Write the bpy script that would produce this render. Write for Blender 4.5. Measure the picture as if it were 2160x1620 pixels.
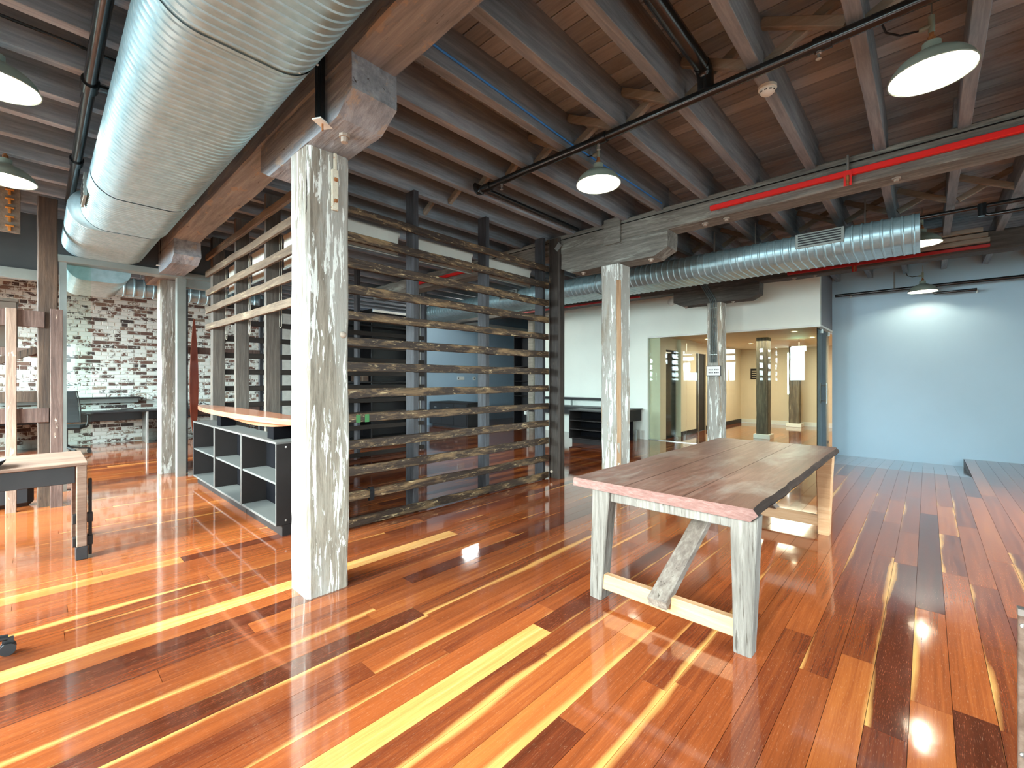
import bpy, math, random
from mathutils import Vector, Matrix, noise
random.seed(7)
for o in list(bpy.data.objects): bpy.data.objects.remove(o)
SC = bpy.context.scene
COL = SC.collection
PI = math.pi
# ------------------------------------------------------------------ camera, world, light, exposure
ANG = math.atan(876/936)
cam = bpy.data.cameras.new('camera'); cam.sensor_width = 36; cam.lens = 36*936/2160
cam.shift_y = -7/2160; cam.clip_start = .05
co = bpy.data.objects.new('camera', cam); COL.objects.link(co)
co.location = (0, 0, 1.4); co.rotation_euler = (PI/2, 0, ANG-PI/2)
SC.camera = co
SC.view_settings.view_transform = 'Standard'; SC.view_settings.look = 'None'
SC.view_settings.gamma = 1; SC.view_settings.use_curve_mapping = False
SC.view_settings.exposure = 0.95
SC.cycles.max_bounces = 6; SC.cycles.diffuse_bounces = 4; SC.cycles.glossy_bounces = 4
SC.cycles.transparent_max_bounces = 12; SC.cycles.caustics_reflective = False; SC.cycles.caustics_refractive = False
SC.cycles.sample_clamp_indirect = 6; SC.cycles.adaptive_threshold = .05
w = bpy.data.worlds.new('daylight'); SC.world = w; w.use_nodes = True
bg = w.node_tree.nodes['Background']; bg.inputs[0].default_value = (.75, .88, 1, 1); bg.inputs[1].default_value = 1.0

def area(name, loc, rot, sx, sy, power, col=(1, 1, 1), spread=180):
    l = bpy.data.lights.new(name, 'AREA'); l.shape = 'RECTANGLE'; l.size = sx; l.size_y = sy
    l.energy = power; l.color = col; l.spread = math.radians(spread)
    o = bpy.data.objects.new(name, l); COL.objects.link(o); o.location = loc; o.rotation_euler = rot
    return o
DAY = (.77, .93, 1)
WIN_L = [(.0, 1.7), (2.4, 3.1), (3.7, 6.0), (6.5, 7.8), (8.6, 10.2), (10.8, 12.6)]   # windows of the left wall (y ranges)
WIN_P = [150, 70, 420, 240, 280, 280]
for (a, b), p in zip(WIN_L, WIN_P):      # daylight entering each window of the left wall
    area('window_daylight', (-3.12, (a+b)/2, 2.15), (0, -PI/2+.75, 0), 2.0, b-a-.1, p, DAY, 128)
WIN_R = [(-1.2, .8), (2.6, 4.6), (6.0, 8.0)]                                   # windows of the right wall (x ranges)
for (a, b), p in zip(WIN_R, [70, 95, 110]):
    area('window_daylight', ((a+b)/2, -2.52, 1.8), (PI/2-.75, 0, 0), b-a-.1, 1.8, p, DAY, 128)
sun = bpy.data.lights.new('sun', 'SUN'); sun.energy = 6; sun.angle = math.radians(7); sun.color = (1, .97, .93)
so = bpy.data.objects.new('sun', sun); COL.objects.link(so); so.location = (-8, 3, 6)
so.rotation_euler = Vector((1, .08, -.33)).to_track_quat('-Z', 'Y').to_euler()
area('lobby_downlight_fill', (13.2, 3.0, 2.36), (0, 0, 0), 3.6, 1.6, 90, (1, .84, .62))  # added warm area lamp under the lobby ceiling, standing in for its downlights
# ------------------------------------------------------------------ node helpers
class M:
    def __init__(s, name):
        s.m = bpy.data.materials.new(name); s.m.use_nodes = True; s.nt = s.m.node_tree
        s.b = s.nt.nodes['Principled BSDF']; s.out = s.nt.nodes['Material Output']
    def n(s, t, **k):
        x = s.nt.nodes.new(t)
        for a, v in k.items(): setattr(x, a, v)
        return x
    def l(s, a, b): s.nt.links.new(a, b)
    def pos(s, sc=(1, 1, 1), loc=(0, 0, 0), src='pos'):
        if src == 'pos': o = s.n('ShaderNodeNewGeometry').outputs['Position']
        elif src == 'uv': o = s.n('ShaderNodeUVMap').outputs[0]
        else: o = s.n('ShaderNodeTexCoord').outputs['Object']
        mp = s.n('ShaderNodeMapping'); mp.inputs['Scale'].default_value = sc; mp.inputs['Location'].default_value = loc
        s.l(o, mp.inputs[0]); return mp.outputs[0]
    def noise(s, vec, scale=1, detail=5, rough=.6, dist=0):
        x = s.n('ShaderNodeTexNoise'); x.inputs['Scale'].default_value = scale; x.inputs['Detail'].default_value = detail
        x.inputs['Roughness'].default_value = rough; x.inputs['Distortion'].default_value = dist
        s.l(vec, x.inputs['Vector']); return x.outputs[0]
    def ramp(s, fac, stops, interp='LINEAR'):
        x = s.n('ShaderNodeValToRGB'); e = x.color_ramp.elements; x.color_ramp.interpolation = interp
        while len(e) < len(stops): e.new(1)
        for el, (p, c) in zip(e, stops):
            el.position = p; el.color = (c, c, c, 1) if isinstance(c, (int, float)) else (*c, 1)
        s.l(fac, x.inputs[0]); return x.outputs[0]
    def mix(s, fac, a, b, mode='MIX'):
        x = s.n('ShaderNodeMix', data_type='RGBA', blend_type=mode)
        for i, v in ((0, fac), (6, a), (7, b)):
            if hasattr(v, 'is_linked'): s.l(v, x.inputs[i])
            else: x.inputs[i].default_value = v if i == 0 else (*v, 1)
        return x.outputs[2]
    def math(s, op, a, b=0):
        x = s.n('ShaderNodeMath', operation=op)
        for i, v in ((0, a), (1, b)):
            if hasattr(v, 'is_linked'): s.l(v, x.inputs[i])
            else: x.inputs[i].default_value = v
        return x.outputs[0]
    def bump(s, h, st=.3, d=.01):
        x = s.n('ShaderNodeBump'); x.inputs['Strength'].default_value = st; x.inputs['Distance'].default_value = d
        s.l(h, x.inputs['Height']); s.l(x.outputs[0], s.b.inputs['Normal'])
    def fin(s, col=None, rough=None, metal=0, spec=.5, coat=0, coat_r=.1):
        b = s.b
        for v, k in ((col, 'Base Color'), (rough, 'Roughness')):
            if v is None: continue
            if hasattr(v, 'is_linked'): s.l(v, b.inputs[k])
            else: b.inputs[k].default_value = (*v, 1) if k == 'Base Color' else v
        b.inputs['Metallic'].default_value = metal; b.inputs['Specular IOR Level'].default_value = spec
        b.inputs['Coat Weight'].default_value = coat; b.inputs['Coat Roughness'].default_value = coat_r
        return s.m
def ax(axis, along, across): return tuple(along if c == axis else across for c in 'xyz')
def wood(name, cols, axis='z', rough=.65, patches=(), fine=26, bump=.35, spec=.35, along=.07, coat=0, rnd=0):
    s = M(name)
    g = s.noise(s.pos(ax(axis, fine*along, fine)), 1, 7, .68, .3)
    big = s.noise(s.pos(ax(axis, .7, 2.6)), 1, 3, .5)
    f = s.math('ADD', s.math('MULTIPLY', g, .65), s.math('MULTIPLY', big, .35))
    k = len(cols); col = s.ramp(f, [(.3+.4*i/(k-1), c) for i, c in enumerate(cols)])
    for i, (pc, sc, lo, hi) in enumerate(patches):
        mk = s.ramp(s.noise(s.pos(sc, (i*7.3, 3.1*i, i*5.7)), 1, 6, .7, .4), [(lo, 0.), (hi, 1.)])
        col = s.mix(mk, col, pc)
    if rnd:
        oi = s.n('ShaderNodeObjectInfo')
        col = s.mix(1.0, col, s.ramp(oi.outputs['Random'], [(0, 1-rnd), (1, 1.)]), 'MULTIPLY')
    s.bump(g, bump, .012)
    return s.fin(col, rough, 0, spec, coat)
def plain(name, col, rough=.5, metal=0, var=.12, sc=3, bump=0, spec=.5, coat=0):
    s = M(name); v = s.noise(s.pos((sc, sc, sc)), 1, 5, .6)
    c = s.ramp(v, [(.3, tuple(x*(1-var) for x in col)), (.7, tuple(min(1, x*(1+var)) for x in col))])
    if bump: s.bump(s.noise(s.pos((sc*9,)*3), 1, 4), bump, .004)
    return s.fin(c, rough, metal, spec, coat)
def emit(name, col, st):
    s = M(name); s.b.inputs['Base Color'].default_value = (*col, 1)
    s.b.inputs['Emission Color'].default_value = (*col, 1); s.b.inputs['Emission Strength'].default_value = st
    return s.m
def glass(name, tint=(.9, .97, .94), refl=1.0):
    s = M(name); t = s.n('ShaderNodeBsdfTransparent'); t.inputs[0].default_value = (*tint, 1)
    g = s.n('ShaderNodeBsdfGlossy'); g.inputs['Roughness'].default_value = .02
    fr = s.n('ShaderNodeFresnel'); fr.inputs[0].default_value = 1.52
    mx = s.n('ShaderNodeMixShader'); s.l(s.math('MULTIPLY', fr.outputs[0], refl), mx.inputs[0])
    s.l(t.outputs[0], mx.inputs[1]); s.l(g.outputs[0], mx.inputs[2]); s.l(mx.outputs[0], s.out.inputs[0])
    return s.m
# ------------------------------------------------------------------ materials
def floor_material():
    s = M('hardwood_floor')
    at = s.n('ShaderNodeAttribute', attribute_name='tone'); sep = s.n('ShaderNodeSeparateColor'); s.l(at.outputs['Color'], sep.inputs[0])
    tone, sap, rnd = sep.outputs
    uvs = s.n('ShaderNodeSeparateXYZ'); s.l(s.pos(src='uv'), uvs.inputs[0])
    u, v = uvs.outputs[0], uvs.outputs[1]
    g = s.noise(s.pos((2.2, 14, 1), src='uv'), 1, 7, .7, .5)
    fig = s.noise(s.pos((1.1, 3.2, 1), src='uv'), 1, 4, .55, .6)
    fl = s.noise(s.pos((30, 60, 1), src='uv'), 1, 2, .5)
    f = s.math('ADD', tone, s.math('MULTIPLY', s.math('SUBTRACT', s.math('ADD', s.math('MULTIPLY', g, .6), s.math('MULTIPLY', fig, .7)), .65), .55))
    base = s.ramp(f, [(0., (.04, .01, .005)), (.22, (.115, .025, .01)), (.45, (.265, .064, .017)), (.68, (.43, .13, .03)), (.86, (.58, .26, .07)), (1., (.7, .42, .16))])
    # sapwood streak along one edge
    e = s.math('ADD', s.math('MULTIPLY', v, 1), s.math('MULTIPLY', s.math('SUBTRACT', s.noise(s.pos((.9, .6, 1), (3, 0, 0), 'uv'), 1, 3, .5), .5), 1.1))
    m = s.ramp(s.math('ADD', s.math('SUBTRACT', e, 1.15), s.math('MULTIPLY', sap, .75)), [(.0, 0.), (.2, 1.)])
    col = s.mix(m, base, s.ramp(g, [(.3, (.5, .215, .055)), (.7, (.64, .33, .1))]))
    col = s.mix(s.ramp(fl, [(.62, 0.), (.75, .18)]), col, (.9, .6, .35))
    r = s.ramp(s.noise(s.pos((3, 3, 3)), 1, 4), [(.3, .05), (.7, .12)])
    s.bump(s.math('ADD', s.math('MULTIPLY', s.noise(s.pos((5, 5, 5)), 1, 3), .6), s.math('MULTIPLY', g, .05)), .05, .02)
    return s.fin(col, r, 0, .5, .45, .04)
FLOOR = floor_material()
DARK = plain('dark_void', (.012, .011, .01), .9)
JOIST = wood('joist_timber', [(.125, .145, .163), (.25, .288, .32), (.42, .47, .51)], 'x', .75, [((.19, .16, .155), (.5, 2.2, 2.2), .6, .78)], bump=.4, rnd=.25)
STRUT = wood('strut_timber', [(.16, .14, .115), (.27, .245, .2), (.38, .35, .29)], 'y', .75)
CBOARD = wood('ceiling_board_timber', [(.19, .23, .262), (.35, .415, .465), (.47, .545, .6)], 'y', .7, [((.23, .215, .21), (1.2, .5, 1), .56, .75)], bump=.3, rnd=.4)
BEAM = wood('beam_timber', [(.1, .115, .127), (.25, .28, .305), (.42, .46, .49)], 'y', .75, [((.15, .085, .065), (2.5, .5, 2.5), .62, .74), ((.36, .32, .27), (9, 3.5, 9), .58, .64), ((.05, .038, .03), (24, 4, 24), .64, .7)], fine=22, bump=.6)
BEAM_SHADE = wood('shaded_beam_timber', [(.03, .027, .023), (.075, .069, .06), (.15, .142, .125)], 'y', .75, [((.15, .15, .13), (9, 1.2, 9), .58, .7)], fine=36, bump=.9)  # beam timber coloured darker to paint in the shade on the far beam
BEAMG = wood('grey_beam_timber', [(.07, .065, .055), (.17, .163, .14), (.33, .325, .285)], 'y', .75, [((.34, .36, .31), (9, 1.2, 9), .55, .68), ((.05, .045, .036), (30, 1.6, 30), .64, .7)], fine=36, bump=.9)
POST = wood('peeling_paint_post', [(.1, .085, .062), (.27, .24, .19), (.42, .39, .32)], 'z', .7,
            [((.36, .355, .315), (3, 3, .5), .42, .52), ((.76, .8, .75), (24, 24, 2.2), .555, .575), ((.05, .04, .03), (40, 40, 1.6), .66, .69), ((.36, .21, .1), (7, 7, .35), .64, .68)], fine=34, bump=.7, along=.09)
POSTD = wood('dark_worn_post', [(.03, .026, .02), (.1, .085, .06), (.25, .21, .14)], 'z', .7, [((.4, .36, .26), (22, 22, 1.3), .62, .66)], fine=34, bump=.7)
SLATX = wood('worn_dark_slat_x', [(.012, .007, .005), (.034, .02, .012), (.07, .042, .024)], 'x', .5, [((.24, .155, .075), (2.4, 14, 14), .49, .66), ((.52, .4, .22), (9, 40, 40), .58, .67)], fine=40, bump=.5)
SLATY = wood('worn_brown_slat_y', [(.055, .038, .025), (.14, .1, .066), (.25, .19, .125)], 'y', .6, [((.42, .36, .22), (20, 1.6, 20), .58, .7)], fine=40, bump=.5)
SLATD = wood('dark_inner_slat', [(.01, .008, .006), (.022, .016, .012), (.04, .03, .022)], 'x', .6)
STUD = wood('blue_black_stud', [(.018, .018, .02), (.04, .04, .044), (.085, .09, .1)], 'z', .45, [((.2, .22, .24), (30, 30, 3), .66, .7)], fine=36)
STUDB = wood('brown_grey_stud', [(.05, .043, .036), (.1, .085, .07), (.17, .15, .125)], 'z', .6, fine=36)
DPOST = wood('charred_brown_post', [(.012, .009, .007), (.035, .027, .022), (.08, .066, .053)], 'z', .5, [((.35, .28, .17), (18, 18, 3), .66, .72)], fine=36)
GATEW = wood('rough_sawn_reddish_timber', [(.045, .027, .022), (.105, .066, .053), (.2, .14, .112)], 'z', .7, [((.6, .5, .38), (16, 16, 4), .64, .68)], fine=40)
GATEL = wood('pale_sawn_timber', [(.14, .09, .065), (.27, .19, .14), (.42, .33, .25)], 'z', .7, [((.75, .7, .6), (16, 16, 4), .62, .66), ((.5, .2, .07), (12, 12, 5), .7, .74)], fine=40)
GATED = wood('split_dark_timber', [(.02, .014, .01), (.07, .045, .03), (.15, .1, .065)], 'z', .6, [((.02, .016, .012), (16, 16, .7), .58, .62)], fine=30)
TTOP = wood('weathered_red_tabletop', [(.06, .021, .014), (.14, .058, .04), (.25, .14, .105)], 'x', .32, [((.28, .24, .2), (1.2, 3, 3), .52, .75), ((.04, .018, .012), (1, 22, 22), .68, .72)], fine=30, bump=.22, spec=.5)
TEDGE = wood('reddish_end_grain', [(.085, .038, .03), (.15, .072, .06), (.22, .135, .118)], 'y', .55, fine=60, along=.3)
TBARK = wood('dark_live_edge', [(.01, .006, .005), (.03, .018, .013), (.075, .048, .036)], 'x', .85, fine=24, bump=1, spec=.15)
TLEG = wood('silvered_timber_leg', [(.06, .052, .044), (.15, .138, .122), (.27, .258, .234)], 'z', .7, [((.06, .05, .04), (40, 40, 2.2), .58, .63)], fine=44, bump=.8)
TLEGN = wood('new_honey_timber', [(.34, .18, .085), (.45, .26, .135), (.52, .34, .2)], 'y', .5, fine=30)
TBRACE = wood('grey_brace_timber', [(.06, .045, .035), (.15, .12, .1), (.27, .24, .2)], 'x', .65, [((.04, .03, .02), (4, 40, 40), .62, .66)], fine=40, bump=.7)
SURF = wood('orange_varnished_timber', [(.32, .11, .055), (.43, .17, .09), (.52, .25, .15)], 'y', .25, fine=14, bump=.1, spec=.6, coat=.4)
REDW = wood('red_varnished_timber', [(.2, .03, .012), (.3, .055, .02), (.4, .09, .035)], 'z', .3, coat=.3)
SIDEW = wood('warm_walnut_timber', [(.09, .052, .035), (.19, .12, .085), (.31, .225, .17)], 'x', .5, fine=26)
BLKPIPE = plain('black_gloss_paint', (.008, .01, .011), .22, spec=.6)
REDP = plain('red_paint', (.72, .012, .008), .4, var=.05)
REDP2 = plain('dull_red_paint', (.4, .012, .012), .45, var=.05)
def galv():
    s = M('galvanised_steel'); n1 = s.noise(s.pos((14, 14, 14)), 1, 4)
    c = s.ramp(n1, [(.3, (.29, .45, .5)), (.7, (.41, .59, .64))])
    return s.fin(c, s.ramp(s.noise(s.pos((4, 4, 4)), 1, 3), [(.3, .28), (.7, .42)]), .45)
GALV = galv()

COND = plain('grey_conduit', (.13, .16, .16), .35, .4)
STEEL = plain('brushed_steel', (.5, .5, .47), .35, .9)
ALU = plain('satin_aluminium', (.3, .325, .3), .4, .6)
RUST = plain('rusty_iron', (.3, .12, .04), .7, .3, var=.5, sc=30)
IRONW = wood('white_painted_rusty_iron', [(.55, .47, .33), (.7, .66, .52), (.75, .73, .6)], 'z', .6, [((.36, .14, .04), (18, 18, 14), .6, .64), ((.06, .03, .02), (30, 30, 20), .66, .68)], fine=30, along=1)
BOLT = plain('painted_bolt', (.36, .3, .24), .6, var=.3, sc=20)
CREAM = plain('cream_wall_paint', (.66, .57, .41), .6, var=.03)
WHITE = plain('white_wall_paint', (.84, .9, .81), .6, var=.03, sc=1)
WHITE2 = plain('white_plastic', (.75, .78, .72), .4, var=.03)
BLUE = plain('blue_wall_paint', (.46, .67, .81), .45, var=.04, sc=.6)
BLUE2 = plain('grey_blue_wall_paint', (.36, .52, .64), .5, var=.05, sc=.6)
GREYM = plain('mid_grey_wall_paint', (.24, .24, .26), .6, var=.03)
GREYD = plain('charcoal_wall_paint', (.055, .06, .06), .6)
BLACKL = plain('black_laminate', (.014, .013, .014), .35, var=.2)
BLACKP = plain('black_plastic', (.012, .013, .015), .45)
BRICKD = plain('brick_lobby', (.36, .22, .15), .8, var=.3, sc=9)
CUBE = plain('dark_bronze_laminate', (.022, .019, .018), .55, var=.15, spec=.15)
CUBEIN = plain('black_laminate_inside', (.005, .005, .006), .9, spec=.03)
CUBESH = plain('grey_laminate', (.1, .105, .098), .5, var=.08)
CUBEED = plain('pale_edge_band', (.1, .095, .088), .5)
CLOTH = plain('beige_blind_fabric', (.5, .49, .43), .8, var=.04)
CHAIN = plain('cream_bead_chain', (.45, .42, .33), .5)
SAGE = plain('sage_enamel', (.3, .37, .31), .35, var=.1)
LAMPIN = plain('white_enamel', (.85, .84, .78), .4)
LAMP = emit('lamp_glow', (1, .88, .68), 220)
LAMPB = emit('warm_downlight_glow', (1, .85, .6), 10)
EXITM = emit('exit_sign_glow', (.35, 1, .8), 5)
WINGLOW = emit('lobby_window_glow', (.9, .97, 1), 5)
GLASS = glass('clear_glass', (.93, .985, .96), .32)
GLASSB = glass('bluish_door_glass', (.8, .9, .97))
MESH = plain('black_mesh_fabric', (.012, .013, .015), .8, spec=.2)
BLUEC = plain('blue_cable', (.04, .25, .7), .4)
ORANGE = plain('orange_hook_paint', (.6, .26, .05), .5, var=.2, sc=20)
GREENP = plain('green_paint_mark', (.03, .16, .04), .6)
PAPER = plain('white_paper', (.85, .86, .85), .6, var=.02)
INK = plain('dark_ink', (.05, .06, .07), .6)
BROWNBOX = plain('brown_board', (.09, .068, .05), .6)
def brick_mat():
    s = M('whitewashed_brick')
    at = s.n('ShaderNodeAttribute', attribute_name='tone'); sep = s.n('ShaderNodeSeparateColor'); s.l(at.outputs['Color'], sep.inputs[0])
    base = s.ramp(sep.outputs[0], [(.0, (.035, .03, .028)), (.35, (.1, .06, .045)), (.7, (.17, .085, .058)), (1., (.26, .2, .14))])
    base = s.mix(s.ramp(s.noise(s.pos((25, 25, 25)), 1, 5), [(.4, 0.), (.8, .5)]), base, (.1, .07, .055))
    m = s.math('ADD', s.noise(s.pos((10, 10, 13)), 1, 7, .72), s.math('MULTIPLY', s.math('SUBTRACT', sep.outputs[1], .5), .3))
    col = s.mix(s.ramp(m, [(.45, 0.), (.5, 1.)]), base, (.66, .69, .63))
    s.bump(s.noise(s.pos((30, 30, 30)), 1, 4), .5, .006)
    return s.fin(col, .85)
BRICK = brick_mat()
MORTAR = plain('whitewashed_mortar', (.62, .64, .57), .9, var=.12, sc=9, bump=.4)
# ------------------------------------------------------------------ mesh helpers
WLOC = {}
class MB:
    def __init__(s): s.v = []; s.f = []; s.smooth = False
    def add(s, vs, fs):
        k = len(s.v); s.v += [tuple(p) for p in vs]; s.f += [tuple(i+k for i in f) for f in fs]; return s
    def box(s, x0, x1, y0, y1, z0, z1):
        return s.add([(x, y, z) for z in (z0, z1) for y in (y0, y1) for x in (x0, x1)],
                     [(0, 2, 3, 1), (4, 5, 7, 6), (0, 1, 5, 4), (2, 6, 7, 3), (0, 4, 6, 2), (1, 3, 7, 5)])
    def cbox(s, x0, x1, y0, y1, z0, z1, c=.004):
        """a box with bevelled edges"""
        xs, ys, zs = (x0, x1), (y0, y1), (z0, z1); vs = []; idx = {}
        for i in (0, 1):
            for j in (0, 1):
                for k in (0, 1):
                    sx, sy, sz = (1, -1)[i], (1, -1)[j], (1, -1)[k]
                    for a in range(3):
                        p = [xs[i]+sx*c, ys[j]+sy*c, zs[k]+sz*c]; p[a] = (xs[i], ys[j], zs[k])[a]
                        idx[i, j, k, a] = len(vs); vs.append(tuple(p))
        fs = []
        q = lambda i, j, k, a: idx[i, j, k, a]
        def face(pts):
            n = (Vector(vs[pts[1]])-Vector(vs[pts[0]])).cross(Vector(vs[pts[2]])-Vector(vs[pts[0]]))
            ctr = sum((Vector(vs[p]) for p in pts), Vector())/len(pts)-Vector(((x0+x1)/2, (y0+y1)/2, (z0+z1)/2))
            fs.append(tuple(pts) if n.dot(ctr) > 0 else tuple(reversed(pts)))
        for i in (0, 1):
            face([q(i, 0, 0, 0), q(i, 1, 0, 0), q(i, 1, 1, 0), q(i, 0, 1, 0)])
            face([q(0, i, 0, 1), q(1, i, 0, 1), q(1, i, 1, 1), q(0, i, 1, 1)])
            face([q(0, 0, i, 2), q(1, 0, i, 2), q(1, 1, i, 2), q(0, 1, i, 2)])
            for j in (0, 1):
                face([q(i, j, 0, 0), q(i, j, 1, 0), q(i, j, 1, 1), q(i, j, 0, 1)])
                face([q(i, 0, j, 0), q(i, 1, j, 0), q(i, 1, j, 2), q(i, 0, j, 2)])
                face([q(0, i, j, 1), q(1, i, j, 1), q(1, i, j, 2), q(0, i, j, 2)])
                for k in (0, 1): face([q(i, j, k, 0), q(i, j, k, 1), q(i, j, k, 2)])
        return s.add(vs, fs)
    def timber(s, p0, p1, w, h, up=(0, 0, 1), seg=10, jit=.004, ch=.01, k=1, freq=3.0, w1=None, h1=None):
        """a hewn timber from p0 to p1: chamfered section w x h with noise along it"""
        p0, p1 = Vector(p0), Vector(p1); d = (p1-p0).normalized(); up = Vector(up)
        sd = d.cross(up).normalized(); up = sd.cross(d).normalized()
        w1 = w if w1 is None else w1; h1 = h if h1 is None else h1
        def section(W, H):
            a, b = W/2, H/2; pts = []
            cor = [(a, b-ch), (a-ch, b), (-a+ch, b), (-a, b-ch), (-a, -b+ch), (-a+ch, -b), (a-ch, -b), (a, -b+ch)]
            for i in range(8):
                A, B = cor[i], cor[(i+1) % 8]; pts.append(A)
                if i % 2 == 1 and k > 1:
                    for t in range(1, k): pts.append((A[0]+(B[0]-A[0])*t/k, A[1]+(B[1]-A[1])*t/k))
            return pts
        vs = []; n = len(section(w, h))
        for i in range(seg+1):
            t = i/seg; c = p0.lerp(p1, t); S = section(w+(w1-w)*t, h+(h1-h)*t)
            for x, y in S:
                p = c+sd*x+up*y
                if jit:
                    q = noise.noise_vector(p*freq)*jit + noise.noise_vector(p*freq*4)*jit*.45
                    q -= d*q.dot(d); p = p+q
                vs.append(p)
        fs = [(i*n+j, (i+1)*n+j, (i+1)*n+(j+1) % n, i*n+(j+1) % n) for i in range(seg) for j in range(n)]
        fs += [tuple(range(n)), tuple(reversed(range(seg*n, seg*n+n)))]
        return s.add(vs, fs)
    def tube(s, pts, r, n=12, caps=True):
        pts = [Vector(p) for p in pts]; vs = []; prev = None
        for i, p in enumerate(pts):
            d = (pts[min(i+1, len(pts)-1)]-pts[max(i-1, 0)]).normalized()
            a = Vector((0, 0, 1)) if abs(d.z) < .9 else Vector((1, 0, 0))
            if prev is not None and (prev-d*prev.dot(d)).length > .1: a = prev
            a = (a-d*a.dot(d)).normalized(); prev = a; b = d.cross(a)
            R = r[i] if isinstance(r, (list, tuple)) else r
            vs += [p+(a*math.cos(2*PI*j/n)+b*math.sin(2*PI*j/n))*R for j in range(n)]
        m = len(pts)
        fs = [(i*n+j, i*n+(j+1) % n, (i+1)*n+(j+1) % n, (i+1)*n+j) for i in range(m-1) for j in range(n)]
        if caps: fs += [tuple(reversed(range(n))), tuple(range((m-1)*n, m*n))]
        s.smooth = True; return s.add(vs, fs)
    def lathe(s, c, prof, n=24, caps=False):
        c = Vector(c); vs = [c+Vector((r*math.cos(2*PI*j/n), r*math.sin(2*PI*j/n), z)) for r, z in prof for j in range(n)]
        m = len(prof); fs = [(i*n+j, i*n+(j+1) % n, (i+1)*n+(j+1) % n, (i+1)*n+j) for i in range(m-1) for j in range(n)]
        if caps: fs += [tuple(reversed(range(n))), tuple(range((m-1)*n, m*n))]
        s.smooth = True; return s.add(vs, fs)
    def prism(s, poly, axis, a, b):
        """extrude a 2D polygon along an axis (x: poly=(y,z); y: poly=(x,z); z: poly=(x,y))"""
        f = {'x': lambda p, t: (t, p[0], p[1]), 'y': lambda p, t: (p[0], t, p[1]), 'z': lambda p, t: (p[0], p[1], t)}[axis]
        n = len(poly); vs = [f(p, a) for p in poly]+[f(p, b) for p in poly]
        return s.add(vs, [tuple(range(n)), tuple(reversed(range(n, 2*n)))]+[(i, n+i, n+(i+1) % n, (i+1) % n) for i in range(n)])
    def xf(s, mat):
        s.v = [tuple(mat @ Vector(p)) for p in s.v]; return s
    def mesh(s, name, mat, off=(0, 0, 0)):
        me = bpy.data.meshes.new(name); o = Vector(off)
        me.from_pydata([tuple(Vector(p)-o) for p in s.v], [], s.f); me.validate()
        import bmesh
        bm = bmesh.new(); bm.from_mesh(me); bmesh.ops.recalc_face_normals(bm, faces=bm.faces); bm.to_mesh(me); bm.free()
        for m in (mat if isinstance(mat, (list, tuple)) else [mat]): me.materials.append(m)
        if s.smooth:
            me.polygons.foreach_set('use_smooth', [True]*len(me.polygons))
            try: me.set_sharp_from_angle(angle=math.radians(40))
            except Exception: pass
        return me
    def build(s, name, mat, parent=None, label=None):
        if parent is not None: off = WLOC[parent.name]
        else:
            xs, ys, zs = zip(*s.v); off = Vector(((min(xs)+max(xs))/2, (min(ys)+max(ys))/2, min(zs)))
        o = bpy.data.objects.new(name, s.mesh(name, mat, off)); COL.objects.link(o)
        if parent is not None: o.parent = parent
        else: o.location = off
        WLOC[o.name] = Vector(off)
        if label: o['label'] = label
        return o
def tag(o, label, cat, group=None, kind=None):
    o['label'] = label; o['category'] = cat
    if group: o['group'] = group
    if kind: o['kind'] = kind
    return o
def thing(name, label, cat, loc=(0, 0, 0), group=None):
    o = bpy.data.objects.new(name, None); COL.objects.link(o); o.location = loc; WLOC[o.name] = Vector(loc)
    o.empty_display_size = .1
    return tag(o, label, cat, group)
def struct(o, label=None):
    o['kind'] = 'structure'
    if label: o['label'] = label
    return o
def copy_tree(o, loc=None, rz=None, parent=None):
    c = o.copy(); COL.objects.link(c)
    if parent: c.parent = parent
    if loc is not None: c.location = loc
    if rz is not None: c.rotation_euler.z = rz
    for ch in list(o.children): copy_tree(ch, parent=c)
    return c
def share(src, name, parent, loc):
    """another piece with the same mesh"""
    o = bpy.data.objects.new(name, src.data); COL.objects.link(o); o.parent = parent; o.location = loc; return o
def arc(c, r, a0, a1, n, u, v):
    c, u, v = Vector(c), Vector(u), Vector(v)
    return [c+u*r*math.cos(a0+(a1-a0)*i/n)+v*r*math.sin(a0+(a1-a0)*i/n) for i in range(n+1)]
def proj(p):
    d = Vector(p)-Vector((0, 0, 1.4)); F = Vector((math.cos(ANG), math.sin(ANG), 0)); R = Vector((math.sin(ANG), -math.cos(ANG), 0))
    wz = d.dot(F)
    if wz < .2: return None
    return 1080+936*d.dot(R)/wz, 803-936*d.z/wz, wz
def seen_area(pts, area_, nrm):
    t = 0
    for p in pts:
        q = proj(p)
        if q and -20 < q[0] < 2180 and -20 < q[1] < 1640:
            d = Vector((0, 0, 1.4))-Vector(p); t += abs(d.normalized().dot(nrm))/q[2]**2
    return t*area_/len(pts)
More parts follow.
